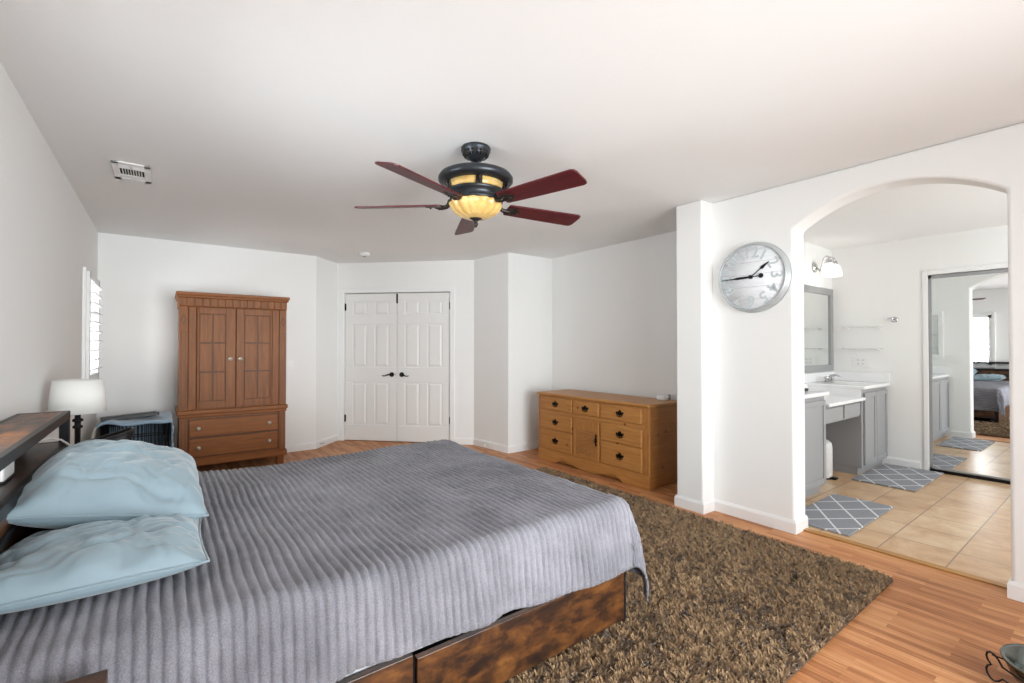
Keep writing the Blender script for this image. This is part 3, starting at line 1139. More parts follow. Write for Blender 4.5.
# ------------------------------------------------------------------ armoire
ar = thing('armoire', 'tall brown wooden wardrobe with panelled double doors against the back wall', 'wardrobe', (0.600, 5.62, 0))
ax = lambda x: x - 0.600
D = 0.58
MB().box(ax(0.125), ax(1.078), 0.012, D, 0.13, 0.60).build('lower_case', 'armoire_v', ar)
MB().box(ax(0.11), ax(1.095), -0.012, D, 0.105, 0.165).box(ax(0.118), ax(1.086), -0.004, D, 0.165, 0.18).build('base_molding', 'armoire_h', ar, bevel=0.006)
for sx in (-1, 1):
    c = 0.0025
    for ya, yb in ((0.04, 0.12), (D - 0.08, D)):
        MB().box(c + sx * 0.47, c + sx * 0.40, ya, yb, 0, 0.106).build('foot', 'armoire_h', ar, bevel=0.006)
MB().box(ax(0.105), ax(1.10), -0.018, D, 0.615, 0.66).box(ax(0.115), ax(1.09), -0.006, D, 0.585, 0.617).build('waist_molding', 'armoire_h', ar, bevel=0.010, seg=3)
MB().box(ax(0.125), ax(1.078), 0.012, D, 0.658, 1.69).build('upper_case', 'armoire_v', ar)
mb = MB().box(ax(0.093), ax(1.112), -0.035, D, 1.80, 1.833).box(ax(0.103), ax(1.102), -0.022, D, 1.778, 1.802)
mb.box(ax(0.115), ax(1.088), -0.006, D, 1.69, 1.78).build('crown_molding', 'armoire_h', ar, bevel=0.006)
mb = MB()
for i in range(15):
    w = (1.088 - 0.115) / 15
    x = 0.115 + i * w
    mb.box(ax(x + 0.004), ax(x + w - 0.004), -0.016, 0.0, 1.697, 1.776)
mb.build('frieze_blocks', 'armoire_v', ar, bevel=0.004)


def groove(mb, x0, x1, z0, z1, y, w=0.004, d=0.002):
    mb.box(x0, x0 + w, y - d, y, z0, z1).box(x1 - w, x1, y - d, y, z0, z1).box(x0, x1, y - d, y, z0, z0 + w).box(x0, x1, y - d, y, z1 - w, z1)


for x0, x1, z0, z1, s in ((0.121, 0.192, 0.66, 1.69, -1), (1.014, 1.083, 0.66, 1.69, 1)):
    MB().box(ax(x0), ax(x1), -0.004, 0.02, z0, z1).build('pilaster', 'armoire_v', ar, bevel=0.003)
    p = MB(); groove(p, ax(x0 + 0.016), ax(x1 - 0.016), z0 + 0.03, 1.44, -0.004, 0.005); p.build('pilaster_groove', 'armoire_groove', ar)
    xm, zm = (x0 + x1) / 2, 1.56
    MB().prism([(0, -0.055), (0.022, 0), (0, 0.055), (-0.022, 0)], lambda a, b, d: (ax(xm) + a, d, zm + b), -0.010, -0.003).build('diamond_inlay', 'armoire_groove', ar)
    MB().prism([(0, -0.035), (0.013, 0), (0, 0.035), (-0.013, 0)], lambda a, b, d: (ax(xm) + a, d, zm + b), -0.016, -0.009).build('diamond_inlay', 'armoire_h', ar, bevel=0.003)
    # canted inner strip towards the doors
    xa, xb = (x1 + 0.002, x1 + 0.072) if s < 0 else (x0 - 0.072, x0 - 0.002)
    MB().box(ax(xa), ax(xb), 0.002, 0.02, z0, z1).build('stile', 'armoire_v', ar, bevel=0.006)
for x0, x1 in ((0.125, 0.192), (1.014, 1.078)):
    MB().box(ax(x0), ax(x1), -0.002, 0.02, 0.18, 0.585).build('pilaster', 'armoire_v', ar, bevel=0.003)
    p = MB(); groove(p, ax(x0 + 0.016), ax(x1 - 0.014), 0.20, 0.565, -0.002, 0.005); p.build('pilaster_groove', 'armoire_groove', ar)
for (x0, x1, ks) in ((0.268, 0.598, 1), (0.606, 0.938, -1)):
    z0, z1 = 0.672, 1.682
    d = MB()
    wst = 0.052
    d.box(ax(x0), ax(x1), -0.006, 0.012, z0, z1)
    ia, ib = (x0 + 0.016, x1 - 0.086) if ks > 0 else (x0 + 0.070, x1 - 0.016)
    for a, b in ((x0, ia), (ib, x1)):
        d.box(ax(a), ax(b), -0.018, -0.004, z0, z1)
    d.box(ax(ia), ax(ib), -0.018, -0.004, z0, z0 + 0.07).box(ax(ia), ax(ib), -0.018, -0.004, z1 - 0.06, z1)
    dd = d.build('door', 'armoire_v', ar, bevel=0.003)
    pz = [z0 + 0.07 + (z1 - z0 - 0.13) * k / 3 for k in range(4)]
    pm = MB(); gr = MB()
    for k in range(3):
        for a, b in ((ia, (ia + ib) / 2), ((ia + ib) / 2, ib)):
            g = 0.006
            pm.box(ax(a + g), ax(b - g), -0.015, -0.004, pz[k] + g, pz[k + 1] - g)
    pm.build('door_panel', 'armoire_v', dd, bevel=0.004)
    gr.box(ax(ia), ax(ib), -0.0075, -0.006, pz[0], pz[3]).build('panel_groove', 'armoire_groove', dd)
    kx = x1 - 0.046 if ks > 0 else x0 + 0.036
    MB().lathe([(0.0, -0.018), (0.008, -0.018), (0.007, -0.028), (0.020, -0.036), (0.020, -0.044), (0.0, -0.052)], 20, (ax(kx), 0, 1.165), 'y').build('knob', 'nickel', dd)
for z0, z1 in ((0.392, 0.562), (0.196, 0.374)):
    d = MB().box(ax(0.205), ax(1.0), -0.010, 0.012, z0, z1).build('drawer', 'armoire_h', ar, bevel=0.006)
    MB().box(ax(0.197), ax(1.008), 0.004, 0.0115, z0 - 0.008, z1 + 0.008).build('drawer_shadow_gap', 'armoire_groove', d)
    for kx in (0.285, 0.915):
        MB().lathe([(0.0, -0.010), (0.008, -0.010), (0.007, -0.020), (0.018, -0.028), (0.018, -0.036), (0.0, -0.043)], 20, (ax(kx), 0, (z0 + z1) / 2), 'y').build('knob', 'nickel', d)

# ------------------------------------------------------------------ pine dresser
dz = thing('dresser', 'low pine dresser with dark bail pulls standing in the alcove', 'dresser', (3.5, 3.42, 0))
Y = lambda y: y - 3.42
DH = 0.772
MB().box(0.012, 0.50, Y(2.65), Y(4.185), 0.02, 0.74).build('case', 'pine_x', dz)
MB().box(-0.022, 0.51, Y(2.632), Y(4.205), 0.742, DH).build('top', 'pine_y', dz, bevel=0.010, seg=3)
for y0, y1 in ((2.645, 2.712), (4.142, 4.19)):
    MB().box(-0.004, 0.02, Y(y0), Y(y1), 0.0, 0.742).build('corner_post', 'pine_z', dz, bevel=0.006)
MB().box(0.000, 0.02, Y(2.70), Y(4.15), 0.125, 0.742).build('face_frame', 'pine_y', dz)
MB().box(-0.006, 0.01, Y(2.70), Y(4.15), 0.545, 0.578).build('rail_molding', 'pine_y', dz, bevel=0.004)
# scalloped apron
pts = [(2.645, 0.0), (2.90, 0.0), (2.945, 0.004), (2.98, 0.025), (3.03, 0.052), (3.09, 0.055), (3.16, 0.040), (3.25, 0.018), (3.34, 0.008), (3.42, 0.005),
       (3.50, 0.008), (3.58, 0.018), (3.67, 0.040), (3.74, 0.055), (3.80, 0.052), (3.85, 0.025), (3.89, 0.004), (3.93, 0.0), (4.19, 0.0), (4.19, 0.13), (2.645, 0.13)]
MB().prism([(Y(a), b) for a, b in pts], lambda a, b, d: (d, a, b), -0.008, 0.012).build('apron', 'pine_y', dz, bevel=0.004)
for ya in (2.66, 4.13):
    MB().box(0.03, 0.49, Y(ya), Y(ya + 0.04), 0.0, 0.03).build('runner', 'pine_x', dz)


def bail(parent, y, z):
    m = MB()
    # back plate: spread bat-wing outline
    pl = [(-0.050, 0.004), (-0.040, 0.018), (-0.024, 0.012), (-0.012, 0.026), (0, 0.036), (0.012, 0.026), (0.024, 0.012), (0.040, 0.018), (0.050, 0.004),
          (0.034, -0.006), (0.022, -0.016), (0.010, -0.014), (0, -0.026), (-0.010, -0.014), (-0.022, -0.016), (-0.034, -0.006)]
    m.prism([(Y(y) + a, z + b) for a, b in pl], lambda a, b, d: (d, a, b), -0.022, -0.017)
    m.tube([(-0.024, Y(y) + a, z + b) for a, b in ((-0.034, 0.008), (-0.034, -0.012), (-0.022, -0.026), (0, -0.031), (0.022, -0.026), (0.034, -0.012), (0.034, 0.008))], 0.004, 6)
    m.sphere((-0.02, Y(y) - 0.034, z + 0.006), 0.007, u=8, v=6); m.sphere((-0.02, Y(y) + 0.034, z + 0.006), 0.007, u=8, v=6)
    return m.build('bail_pull', 'bronze', parent)


for y0, y1, rows in ((2.722, 3.216, ((0.585, 0.728), (0.372, 0.540), (0.142, 0.358))), (3.628, 4.138, ((0.585, 0.728), (0.372, 0.540), (0.142, 0.358))), (3.246, 3.606, ((0.585, 0.722),))):
    for z0, z1 in rows:
        d = MB().box(-0.018, 0.006, Y(y0), Y(y1), z0, z1).build('drawer', 'pine_y', dz, bevel=0.009, seg=3)
        bail(d, (y0 + y1) / 2, (z0 + z1) / 2)
d = MB().box(-0.010, 0.006, Y(3.246), Y(3.606), 0.142, 0.538)
d.build_obj = None
d.box(-0.016, -0.008, Y(3.246), Y(3.282), 0.142, 0.538).box(-0.016, -0.008, Y(3.570), Y(3.606), 0.142, 0.538)
d.box(-0.016, -0.008, Y(3.282), Y(3.570), 0.142, 0.185).box(-0.016, -0.008, Y(3.282), Y(3.570), 0.425, 0.538)
d = d.build('louvred_door', 'pine_z', dz, bevel=0.003)
mb = MB()
for i in range(13):
    z = 0.195 + i * 0.0178
    m4 = Matrix.Translation((-0.012, Y(3.426), z)) @ Matrix.Rotation(R(35), 4, 'Y')
    mb.obox(m4, 0.008, 0.143, 0.003)
mb.build('louvers', 'pine_y', d)
m = MB().prism([(Y(3.276) + a, 0.352 + b) for a, b in ((0, -0.065), (0.012, -0.045), (0.006, -0.03), (0.013, 0), (0.006, 0.03), (0.012, 0.045), (0, 0.065), (-0.012, 0.045), (-0.006, 0.03), (-0.013, 0), (-0.006, -0.03), (-0.012, -0.045))], lambda a, b, d_: (d_, a, b), -0.021, -0.016)
m.tube([(-0.021, Y(3.276), 0.38), (-0.034, Y(3.276), 0.372), (-0.034, Y(3.276), 0.33), (-0.021, Y(3.276), 0.322)], 0.0045, 6)
m.build('door_pull', 'bronze', d)
# white device on the dresser
o = thing('smart_speaker', 'small round white device on the right end of the pine dresser top', 'device', (3.90, 2.79, DH + 0.001))
MB().lathe([(0.0, 0), (0.052, 0), (0.056, 0.008), (0.056, 0.034), (0.050, 0.044), (0.0, 0.046)], 32).build('body', 'white_plastic', o)
MB().box(0.058, 0.085, -0.035, -0.012, 0, 0.055).build('plug_block', 'grey_plastic', o, bevel=0.004)

# ------------------------------------------------------------------ wall clock
ck = thing('wall_clock', 'large round wall clock with whitewashed plank face left of the arch', 'clock', (XR, 1.712, 1.803))
CR = 0.258
MB().lathe([(CR - 0.024, -0.040), (CR - 0.024, -0.054), (CR - 0.019, -0.058), (CR - 0.012, -0.056), (CR, -0.020), (CR + 0.003, -0.001), (CR - 0.03, -0.001)], 72, axis='x', caps=False).build('rim', 'clock_rim', ck)
MB().lathe([(0, -0.047), (CR - 0.022, -0.047), (CR - 0.022, -0.040), (0, -0.040)], 72, axis='x').build('face', 'clock_face', ck)
TX = Matrix(((0, 0, -1, 0), (-1, 0, 0, 0), (0, 1, 0, 0), (0, 0, 0, 1)))        # text x -> -y, y -> z, normal -> -x
for k in range(1, 13):
    a = R(30 * k)
    y, z = -0.176 * math.sin(a), 0.176 * math.cos(a)
    mb = MB()
    text_bm(mb, str(k), 0.118, Matrix.Translation((-0.0475, y, z)) @ TX @ Matrix.Rotation(-a, 4, 'Z'), 0.0006)
    mb.build('numeral', 'numeral', ck)


def hand(name, ang, prof, tail, depth, w0):
    """prof: (distance, half width) list from the hub outwards"""
    a = R(ang)
    ux = Vector((0, -math.sin(a), math.cos(a))); uy = Vector((0, -math.cos(a), -math.sin(a)))
    outl = [(r, w) for r, w in prof] + [(r, -w) for r, w in prof[::-1]]
    m = MB().prism(outl, lambda p, q, d: Vector((d, 0, 0)) + ux * p + uy * q, depth, depth - 0.003)
    if tail:
        m.prism([(-0.004, 0.003), (-tail, 0.003), (-tail, -0.003), (-0.004, -0.003)], lambda p, q, d: Vector((d, 0, 0)) + ux * p + uy * q, depth, depth - 0.003)
        c = ux * -tail
        m.cyl(Vector((depth, 0, 0)) + c, Vector((depth - 0.004, 0, 0)) + c, 0.017, n=24)
    return m.build(name, 'black', ck)


hand('minute_hand', 268.5, [(0, 0.003), (0.012, 0.007), (0.04, 0.008), (0.10, 0.009), (0.13, 0.004), (0.222, 0.0015)], 0.075, -0.055, 0)
hand('hour_hand', 53, [(0, 0.003), (0.085, 0.003), (0.10, 0.012), (0.125, 0.008), (0.165, 0.001)], 0, -0.051, 0)
MB().cyl((-0.046, 0, 0), (-0.061, 0, 0), 0.014, n=24).build('hub', 'black', ck)

# ------------------------------------------------------------------ ceiling fan
fan = thing('ceiling_fan', 'dark bronze ceiling fan with five mahogany blades and amber bowl light', 'ceiling fan', (1.437, 2.283, 0))
MB().lathe([(0.0, 2.439), (0.080, 2.439), (0.086, 2.430), (0.084, 2.415), (0.072, 2.405), (0.070, 2.398), (0.060, 2.385), (0.040, 2.368), (0.028, 2.360), (0.0, 2.358)], 48).build('canopy', 'fan_metal', fan)
mb = MB()
for i in range(18):
    a = 2 * math.pi * i / 18
    mb.tube([(0.074 * math.cos(a), 0.074 * math.sin(a), 2.407), (0.071 * math.cos(a + .06), 0.071 * math.sin(a + .06), 2.395), (0.058 * math.cos(a + .1), 0.058 * math.sin(a + .1), 2.380)], [0.005, 0.006, 0.003], 6)
mb.build('canopy_scroll', 'fan_scroll', fan)
MB().cyl((0, 0, 2.27), (0, 0, 2.37), 0.013, n=16).build('downrod', 'fan_metal', fan)
MB().lathe([(0.0, 2.295), (0.10, 2.292), (0.175, 2.286), (0.203, 2.274), (0.214, 2.258), (0.214, 2.242), (0.203, 2.230), (0.184, 2.226), (0.174, 2.222), (0.0, 2.222)], 64).build('motor_housing', 'fan_metal', fan)
MB().lathe([(0.0, 2.224), (0.163, 2.224), (0.152, 2.176), (0.0, 2.176)], 64).build('amber_band', 'amber', fan)
for i in range(5):
    mb = MB()
    a = R(-151.9 + 36 + 72 * i)
    c, s = math.cos(a), math.sin(a)
    m4 = Matrix.Translation((0.158 * c, 0.158 * s, 2.199)) @ Matrix.Rotation(a, 4, 'Z')
    mb.obox(m4, 0.012, 0.018, 0.026)
    mb.tube([(0.178 * c, 0.178 * s, 2.222), (0.183 * c, 0.183 * s, 2.205), (0.172 * c, 0.172 * s, 2.192), (0.165 * c, 0.165 * s, 2.18)], [0.011, 0.010, 0.008, 0.006], 8)
    mb.build('scroll_bracket', 'fan_scroll', fan, bevel=0.004)
MB().lathe([(0.0, 2.180), (0.166, 2.180), (0.170, 2.172), (0.160, 2.164), (0.152, 2.155), (0.146, 2.140), (0.152, 2.130), (0.156, 2.122), (0.150, 2.116), (0.0, 2.116)], 64).build('switch_housing', 'fan_metal', fan)
fl = MB().lathe([(0.0, 2.124), (0.132, 2.124), (0.141, 2.112), (0.139, 2.098), (0.126, 2.074), (0.102, 2.052), (0.070, 2.036), (0.030, 2.028), (0.0, 2.027)], 120, flute=14, fl_amp=0.09)
fl.build('light_bowl', 'amber', fan)
MB().lathe([(0.0, 2.034), (0.034, 2.033), (0.036, 2.027), (0.022, 2.020), (0.012, 2.014), (0.010, 2.006), (0.014, 2.000), (0.013, 1.992), (0.006, 1.980), (0.0, 1.976)], 24).build('finial', 'fan_scroll', fan)
for i in range(5):
    ang = -151.9 + 72 * i + (-5, 3, 0, 1, 3)[i]
    m4 = Matrix.Translation((0, 0, 2.106)) @ Matrix.Rotation(R(ang), 4, 'Z')
    tilt = m4 @ Matrix.Translation((0.2, 0, 0)) @ Matrix.Rotation(R(-14), 4, 'X')
    outl = [(0.0, -0.048), (0.01, -0.055), (0.22, -0.063), (0.475, -0.069), (0.493, -0.061), (0.499, -0.04), (0.499, 0.04), (0.493, 0.061), (0.475, 0.069), (0.22, 0.063), (0.01, 0.055), (0.0, 0.048)]
    bd = MB().prism(outl, lambda a, b, d: (a * (1.04, 1.02, 1.02, 0.97, 1.0)[i], b, d), -0.003, 0.006).build('blade', 'blade', fan, bevel=0.0015)
    bd.matrix_local = tilt
    ir = MB()
    lf = [(-0.01, 0.0), (0.0, 0.022), (0.03, 0.038), (0.055, 0.034), (0.075, 0.018), (0.095, 0.0), (0.075, -0.018), (0.055, -0.034), (0.03, -0.038), (0.0, -0.022)]
    ir.prism(lf, lambda a, b, d: (a, b, d), -0.009, -0.002)
    ir.sphere((0.03, 0.016, -0.010), 0.007, u=8, v=6); ir.sphere((0.03, -0.016, -0.010), 0.007, u=8, v=6); ir.sphere((0.065, 0, -0.010), 0.007, u=8, v=6)
    ir.tube([(-0.055, 0, 0.030), (-0.045, 0, 0.010), (-0.03, 0, -0.006), (-0.008, 0, -0.010), (0.02, 0, -0.007)], [0.016, 0.014, 0.012, 0.013, 0.016], 10)
    irn = ir.build('blade_iron', 'fan_scroll', fan, bevel=0.002)
    irn.matrix_local = tilt

# ------------------------------------------------------------------ ceiling and wall fittings
vt = thing('ceiling_vent', 'white rectangular air vent in the ceiling near the left wall', 'vent', (-0.172, 3.95, CE))
vx, vy = 0.098, 0.19
MB().box(-vx, vx, -vy, -vy + 0.036, -0.009, 0).box(-vx, vx, vy - 0.05, vy, -0.009, 0).box(-vx, -vx + 0.036, -vy, vy, -0.009, 0).box(vx - 0.036, vx, -vy, vy, -0.009, 0).build('vent_frame', 'trim', vt, bevel=0.003)
MB().box(-vx + 0.02, vx - 0.02, -vy + 0.02, vy - 0.02, -0.0015, -0.0005).build('duct_opening', 'dark', vt)
mb = MB()
mb.box(-0.064, 0.064, -0.083, -0.070, -0.0085, -0.002).box(-0.064, 0.064, 0.072, 0.086, -0.0085, -0.002)
mb.box(-0.006, 0.006, -0.155, -0.078, -0.0085, -0.002).box(-0.006, 0.006, 0.08, 0.145, -0.0085, -0.002)
for i in range(1, 9):
    x = -0.062 + i * 0.124 / 9
    mb.obox(Matrix.Translation((x, 0, -0.005)) @ Matrix.Rotation(R(40), 4, 'Y'), 0.0042, 0.073, 0.0008)
for y in (-0.142, -0.128, -0.114, -0.100, 0.098, 0.110, 0.122, 0.134):
    mb.obox(Matrix.Translation((0, y, -0.005)) @ Matrix.Rotation(R(-40 if y < 0 else 40), 4, 'X'), 0.062, 0.0050, 0.0008)
mb.build('vent_louvers', 'trim', vt)
sm = thing('smoke_detector', 'small round white smoke detector on the ceiling before the closet doors', 'smoke detector', (1.97, 5.69, CE))
MB().lathe([(0.0, 0), (0.068, 0), (0.068, -0.018), (0.058, -0.036), (0.0, -0.040)], 36).build('detector_body', 'white_plastic', sm)
MB().lathe([(0.0, -0.038), (0.022, -0.038), (0.020, -0.043), (0.0, -0.043)], 20).build('test_button', 'grey_plastic', sm)


def outlet(name, label, loc, rz, n=1, cat='outlet', rocker=False):
    e = thing(name, label, cat, loc, rz)           # plate faces local -y
    w = 0.035 * n + (0.012 if n > 1 else 0)
    MB().box(-w, w, -0.006, 0, -0.057, 0.057).build('cover_plate', 'white_plastic', e, bevel=0.003)
    for k in range(n):
        cxo = (k - (n - 1) / 2) * 0.046
        if rocker:
            MB().box(cxo - 0.016, cxo + 0.016, -0.010, -0.005, -0.032, 0.032).build('rocker', 'white_plastic', e, bevel=0.002)
        else:
            for zz in (-0.021, 0.021):
                sck = MB().cyl((cxo, -0.0055, zz), (cxo, -0.0085, zz), 0.016, n=20).build('socket', 'white_plastic', e)
                MB().box(cxo - 0.008, cxo - 0.005, -0.0092, -0.008, zz - 0.006, zz + 0.006).box(cxo + 0.005, cxo + 0.008, -0.0092, -0.008, zz - 0.006, zz + 0.006).build('slot', 'dark', sck)
    return e


outlet('light_switch', 'white light switch plate on the wall right of the wardrobe', (1.25, YB, 1.065), 0, 1, 'switch', True)
for nm, lab, p, d in (('door_stop', 'small spring door stop on the baseboard left of the closet doors', (1.60, 6.29, 0.055), Vector((1, -1, 0))),
                      ('door_stop', 'small spring door stop on the baseboard right of the closet doors', (3.325, 4.95, 0.055), Vector((-1, -0.1, 0)))):
    d.normalize()
    e = thing(nm, lab, 'door stop', Vector(p))
    MB().cyl(d * 0.012, d * 0.075, 0.006, n=10).build('spring', 'nickel', e)
    MB().cyl(d * 0.07, d * 0.09, 0.009, n=12).build('rubber_tip', 'white_plastic', e)

# ------------------------------------------------------------------ bathroom
FY = 1.685                     # cabinet front plane


def shaker(mb, x0, x1, z0, z1, y, st=0.045):
    mb.box(x0, x1, y - 0.012, y, z0, z1)
    for a, b, c, d in ((x0, x0 + st, z0, z1), (x1 - st, x1, z0, z1), (x0 + st, x1 - st, z0, z0 + st), (x0 + st, x1 - st, z1 - st, z1)):
        mb.box(a, b, y - 0.020, y - 0.011, c, d)
    return mb


def cabinet(name, label, x0, x1, fy, doors):
    e = thing(name, label, 'cabinet', ((x0 + x1) / 2, YS, 0))
    c = (x0 + x1) / 2
    MB().box(x0 - c, x1 - c, fy - YS, -0.003, 0.075, 0.861).build('cabinet_box', 'vanity', e, bevel=0.003)
    MB().box(x0 - c + 0.005, x1 - c - 0.005, fy + 0.04 - YS, -0.003, 0, 0.075).build('toe_kick', 'vanity', e)
    for a, b in doors:
        shaker(MB(), a - c, b - c, 0.10, 0.825, fy - YS).build('door', 'vanity', e, bevel=0.003)
    return e


cabinet('vanity_cabinet', 'grey vanity cabinet nearest the arch, left of the knee space', 3.70, 4.69, FY, ((3.72, 4.18), (4.20, 4.67)))
cabinet('vanity_cabinet', 'grey vanity cabinet with two narrow doors in the far corner of the bathroom', 5.61, XB - 0.004, FY, ((5.65, 5.985), (6.0, 6.34)))
# knee-space drawer unit
kd = thing('drawer_unit', 'pair of grey drawers under the low counter between the vanity cabinets', 'drawers', (5.15, YS, 0.0))
MB().box(-0.455, 0.455, FY - YS + 0.02, -0.003, 0.595, 0.755).box(-0.455, 0.455, -0.02, -0.003, 0.0, 0.6).build('drawer_rail', 'vanity', kd)
for a, b in ((-0.43, -0.02), (0.02, 0.43)):
    MB().box(a, b, FY - YS, FY - YS + 0.02, 0.612, 0.735).build('drawer', 'vanity', kd, bevel=0.004)
# worktop in one piece, dropping over the knee space, with backsplash
wt = thing('bathroom_countertop', 'glossy white bathroom countertop with a lowered middle and backsplash', 'countertop', (5.0, YS, 0))
q = lambda x: x - 5.0
MB().box(q(3.695), q(4.72), FY - 0.035 - YS, -0.003, 0.862, 0.896).build('counter', 'counter', wt, bevel=0.010, seg=3)
MB().box(q(5.59), q(XB - 0.003), FY - 0.035 - YS, -0.003, 0.862, 0.896).build('counter', 'counter', wt, bevel=0.010, seg=3)
MB().box(q(4.70), q(5.60), FY - 0.04 - YS, -0.003, 0.757, 0.788).build('counter', 'counter', wt, bevel=0.008, seg=3)
MB().box(q(4.70), q(5.60), -0.035, -0.003, 0.786, 0.895).box(q(4.695), q(4.712), FY - YS, -0.003, 0.786, 0.864).box(q(5.592), q(5.606), FY - YS, -0.003, 0.786, 0.864).build('counter_riser', 'counter', wt)
MB().box(q(3.695), q(XB - 0.003), -0.022, -0.003, 0.897, 1.0).box(q(XB - 0.022), q(XB - 0.003), 1.652 - YS, -0.02, 0.897, 1.0).box(q(3.695), q(3.713), 1.652 - YS, -0.02, 0.897, 1.0).build('backsplash', 'counter', wt, bevel=0.004)
MB().lathe([(0.165, 0.0), (0.16, -0.002), (0.14, -0.02), (0.0, -0.03)], 40, (q(6.0), -0.28, 0.8985), caps=False).build('basin', 'counter', wt)
# side cabinet with mirrored front, seen in the closet mirror
mc = thing('medicine_cabinet', 'white framed mirror cabinet beside the arch, seen only in the closet mirror', 'cabinet', (3.691, 1.935, 1.13))
MB().box(0, 0.055, -0.21, 0.21, 0, 0.67).build('cabinet_body', 'trim', mc, bevel=0.004)
MB().box(0.055, 0.07, -0.215, -0.165, -0.005, 0.675).box(0.055, 0.07, 0.165, 0.215, -0.005, 0.675).box(0.055, 0.07, -0.17, 0.17, -0.005, 0.045).box(0.055, 0.07, -0.17, 0.17, 0.625, 0.675).build('mirror_frame', 'trim', mc, bevel=0.004)
MB().box(0.056, 0.061, -0.17, 0.17, 0.04, 0.63).build('mirror_glass', 'mirror', mc)
outlet('light_switch', 'white double switch plate beside the arch, seen only in the closet mirror', (3.691, 1.62, 1.11), R(90), 2, 'switch', True)
# faucet
fc = thing('faucet', 'chrome two-handle faucet on the white vanity top below the mirror', 'faucet', (5.93, 2.08, 0.898))
MB().box(-0.10, 0.10, -0.025, 0.025, 0, 0.012).build('deck_plate', 'chrome', fc, bevel=0.006)
MB().tube([(0, 0, 0.01), (0, 0, 0.05), (0, -0.02, 0.075), (0, -0.07, 0.082), (0, -0.11, 0.066)], [0.014, 0.013, 0.012, 0.011, 0.010], 12).build('spout', 'chrome', fc)
for sx in (-0.075, 0.075):
    MB().lathe([(0.0, 0.01), (0.02, 0.01), (0.016, 0.035), (0.024, 0.048), (0.024, 0.06), (0.0, 0.068)], 16, (sx, 0, 0)).box(sx - 0.03, sx + 0.03, -0.006, 0.006, 0.05, 0.06).build('handle', 'chrome', fc)
o = MB().lathe([(0.0, 0), (0.055, 0), (0.062, 0.012), (0.060, 0.02), (0.05, 0.016), (0.0, 0.014)], 28).build('soap_dish', 'black_plastic')
o.location = (4.60, 1.84, 0.897)
tag(o, 'small dark dish on the near white vanity counter', 'dish')

# framed mirror over the vanity
mr = thing('vanity_mirror', 'wide grey-framed mirror above the vanity counter', 'mirror', (5.05, YS, 1.008))
mx0, mx1, mh = 3.90 - 5.05, 6.335 - 5.05, 0.957
fw = 0.075
MB().box(mx0, mx1, -0.028, -0.001, 0, fw).box(mx0, mx1, -0.028, -0.001, mh - fw, mh).box(mx0, mx0 + fw, -0.028, -0.001, fw, mh - fw).box(mx1 - fw, mx1, -0.028, -0.001, fw, mh - fw).build('mirror_frame', 'vanity_frame', mr, bevel=0.004)
MB().box(mx0 + fw - 0.005, mx1 - fw + 0.005, -0.012, -0.003, fw - 0.005, mh - fw + 0.005).build('mirror_glass', 'mirror', mr)

# sconce
sc = thing('wall_sconce', 'chrome two-arm wall light with glowing white shades above the vanity mirror', 'wall light', (5.87, YS, 2.185))
MB().lathe([(0.0, -0.028), (0.03, -0.026), (0.058, -0.012), (0.06, -0.002), (0.0, -0.002)], 32, axis='y').build('backplate', 'chrome', sc)
for x1_ in (-0.06, 0.085):
    MB().tube([(0, -0.02, 0), (x1_ * 0.2, -0.06, -0.05), (x1_ * 0.4, -0.09, 0.0), (x1_ * 0.65, -0.11, 0.075), (x1_ * 0.85, -0.14, 0.10), (x1_, -0.165, 0.085), (x1_, -0.17, 0.045)], 0.009, 8).build('arm', 'chrome', sc)
    MB().lathe([(0.0, 0.06), (0.026, 0.055), (0.030, 0.025), (0.034, 0.012), (0.0, 0.012)], 20, (x1_, -0.17, 0)).build('socket_cup', 'chrome', sc)
    s_ = MB().lathe([(0.034, 0.012), (0.050, -0.005), (0.064, -0.04), (0.070, -0.085), (0.072, -0.115), (0.069, -0.115), (0.06, -0.045), (0.0, 0.0)], 28, (x1_, -0.17, 0))
    s_.build('shade', 'lit', sc)

# glass shelves, outlet, towel ring on the far wall
for lab, z in (('upper clear glass shelf on the far bathroom wall above the vanity', 1.512), ('lower clear glass shelf on the far bathroom wall above the white outlet', 1.270)):
    e = thing('glass_shelf', lab, 'shelf', (XB, 1.89, z))
    MB().box(-0.12, -0.002, -0.18, 0.18, -0.004, 0.004).build('shelf_pane', 'glass', e)
    for sy in (-0.15, 0.15):
        MB().box(-0.05, 0.0, sy - 0.008, sy + 0.008, -0.018, -0.005).build('bracket', 'white_plastic', e, bevel=0.002)
outlet('wall_outlet', 'white double outlet plate under the glass shelves in the bathroom', (XB, 1.918, 1.118), R(-90), 2)
tr = thing('towel_hook', 'small chrome towel hook on the far bathroom wall beside the mirrored closet', 'hook', (XB, 1.607, 1.585))
MB().lathe([(0.0, -0.018), (0.018, -0.016), (0.032, -0.006), (0.032, -0.001), (0.0, -0.001)], 24, axis='x').build('base', 'chrome', tr)
MB().tube([(-0.01, 0, 0), (-0.045, 0, 0.004), (-0.06, 0.02, 0.018), (-0.06, 0.05, 0.016)], 0.008, 8).tube([(-0.04, 0, 0), (-0.055, -0.02, -0.02), (-0.055, -0.035, -0.01)], 0.007, 8).build('prong', 'chrome', tr)

# mirrored sliding closet doors
def mirror_door(idx, y0, y1, x):
    e = thing('door_%d' % idx, None, None, (x, (y0 + y1) / 2, 0.03)); e['kind'] = 'structure'
    h = (y1 - y0) / 2; H = 2.0
    MB().box(0, 0.02, -h, -h + 0.028, 0, H).box(0, 0.02, h - 0.028, h, 0, H).box(0, 0.02, -h, h, 0, 0.02).box(0, 0.02, -h, h, H - 0.035, H).build('door_frame', 'vanity_frame', e, bevel=0.003)
    MB().box(0.008, 0.016, -h + 0.02, h - 0.02, 0.015, H - 0.02).build('mirror_pane', 'mirror', e)


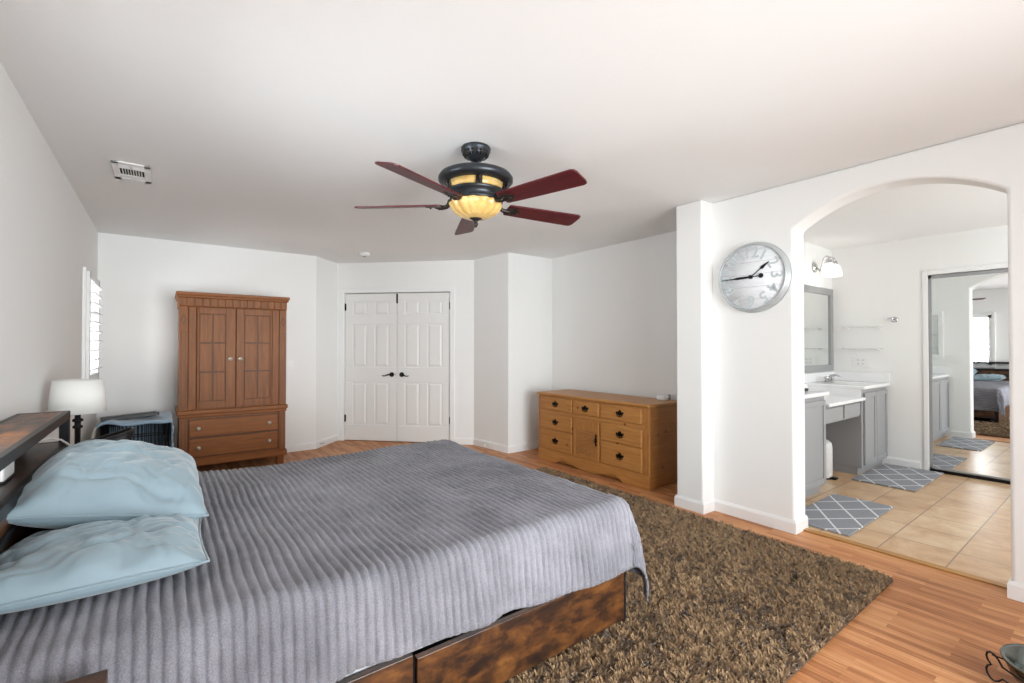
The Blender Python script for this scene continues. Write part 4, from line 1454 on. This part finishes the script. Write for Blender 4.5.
mirror_door(3, 0.36, 1.330, XB + 0.004)
mirror_door(4, -0.60, 0.40, XB + 0.034)
struct(MB().box(XB - 0.012, XB + 0.078, 1.33, 1.372, 0, 2.085).box(XB - 0.012, XB + 0.078, -0.6, 1.33, 2.035, 2.085).build('trim_3', 'trim', bevel=0.004))
struct(MB().box(XB - 0.004, XB + 0.07, -0.6, 1.33, 0.0, 0.022).build('trim_4', 'bronze', bevel=0.003))

# bath mats
for lab, x0, x1, y0, y1 in (('grey lattice bath mat just inside the arch', 3.74, 4.70, 1.20, 1.62), ('grey lattice bath mat in front of the far vanity cabinet', 5.36, 6.36, 1.215, 1.70)):
    o = MB().box(-(x1 - x0) / 2, (x1 - x0) / 2, -(y1 - y0) / 2, (y1 - y0) / 2, 0, 0.012).build('bath_mat', 'lattice', bevel=0.005)
    o.location = ((x0 + x1) / 2, (y0 + y1) / 2, 0.001)
    tag(o, lab, 'mat')

# step-pedal bin in the knee space
tb = thing('trash_can', 'white rounded trash can with black pedal in the vanity knee space', 'trash can', (5.235, 1.93, 0))
MB().lathe([(0.0, 0.012), (0.105, 0.012), (0.112, 0.03), (0.112, 0.30), (0.105, 0.345), (0.08, 0.368), (0.0, 0.374)], 40).build('body', 'trash', tb)
MB().lathe([(0.0, 0), (0.106, 0), (0.106, 0.014), (0.0, 0.014)], 32).box(-0.03, 0.03, -0.155, -0.09, 0.006, 0.022).build('pedal', 'black_plastic', tb)

# ------------------------------------------------------------------ pet bowl in its wire stand
bw_ = thing('pet_bowl', 'stainless pet bowl held in the black wire stand on the wood floor', 'bowl', (2.618, 0.202, 0.0))
MB().lathe([(0.0, 0.035), (0.085, 0.037), (0.105, 0.06), (0.125, 0.118), (0.138, 0.122), (0.140, 0.118), (0.132, 0.108), (0.112, 0.055), (0.09, 0.028), (0.0, 0.026)], 48).build('bowl', 'steel', bw_)
bs = thing('bowl_stand', 'black wire stand with bone-shaped end holding the pet bowl', 'stand', (2.618, 0.202, 0.0))
mb = MB()
mb.tube([(0.132 * math.cos(2 * math.pi * i / 40), 0.132 * math.sin(2 * math.pi * i / 40), 0.108) for i in range(40)], 0.0035, 8, closed=True)
mb.build('ring', 'black', bs)


def bone(side):
    """closed bone outline in a vertical plane along u"""
    u = Vector((0.62, 0.78, 0)); n_ = Vector((-0.78, 0.62, 0)) * side * 0.115
    o2 = [(-0.06, 0.078), (0.06, 0.078), (0.075, 0.096), (0.09, 0.106), (0.106, 0.108), (0.119, 0.099), (0.123, 0.085), (0.118, 0.071), (0.104, 0.060), (0.118, 0.049), (0.124, 0.034), (0.120, 0.018), (0.106, 0.006), (0.09, 0.006), (0.075, 0.016), (0.06, 0.034)]
    o2 = o2 + [(-a, b) for a, b in o2[::-1]][:-1]
    o2 = o2[1:]
    m = MB().tube([u * a + n_ * 1.1 + Vector((0, 0, b)) for a, b in o2], 0.0035, 8, closed=True)
    for a in (-0.10, 0.10):
        m.cyl(u * a + n_ * 1.1 + Vector((0, 0, 0.1)), u * a * 0.55 + n_ * 0.98 + Vector((0, 0, 0.108)), 0.003, n=8)
    m.build('bone_wire', 'black', bs)


bone(1); bone(-1)
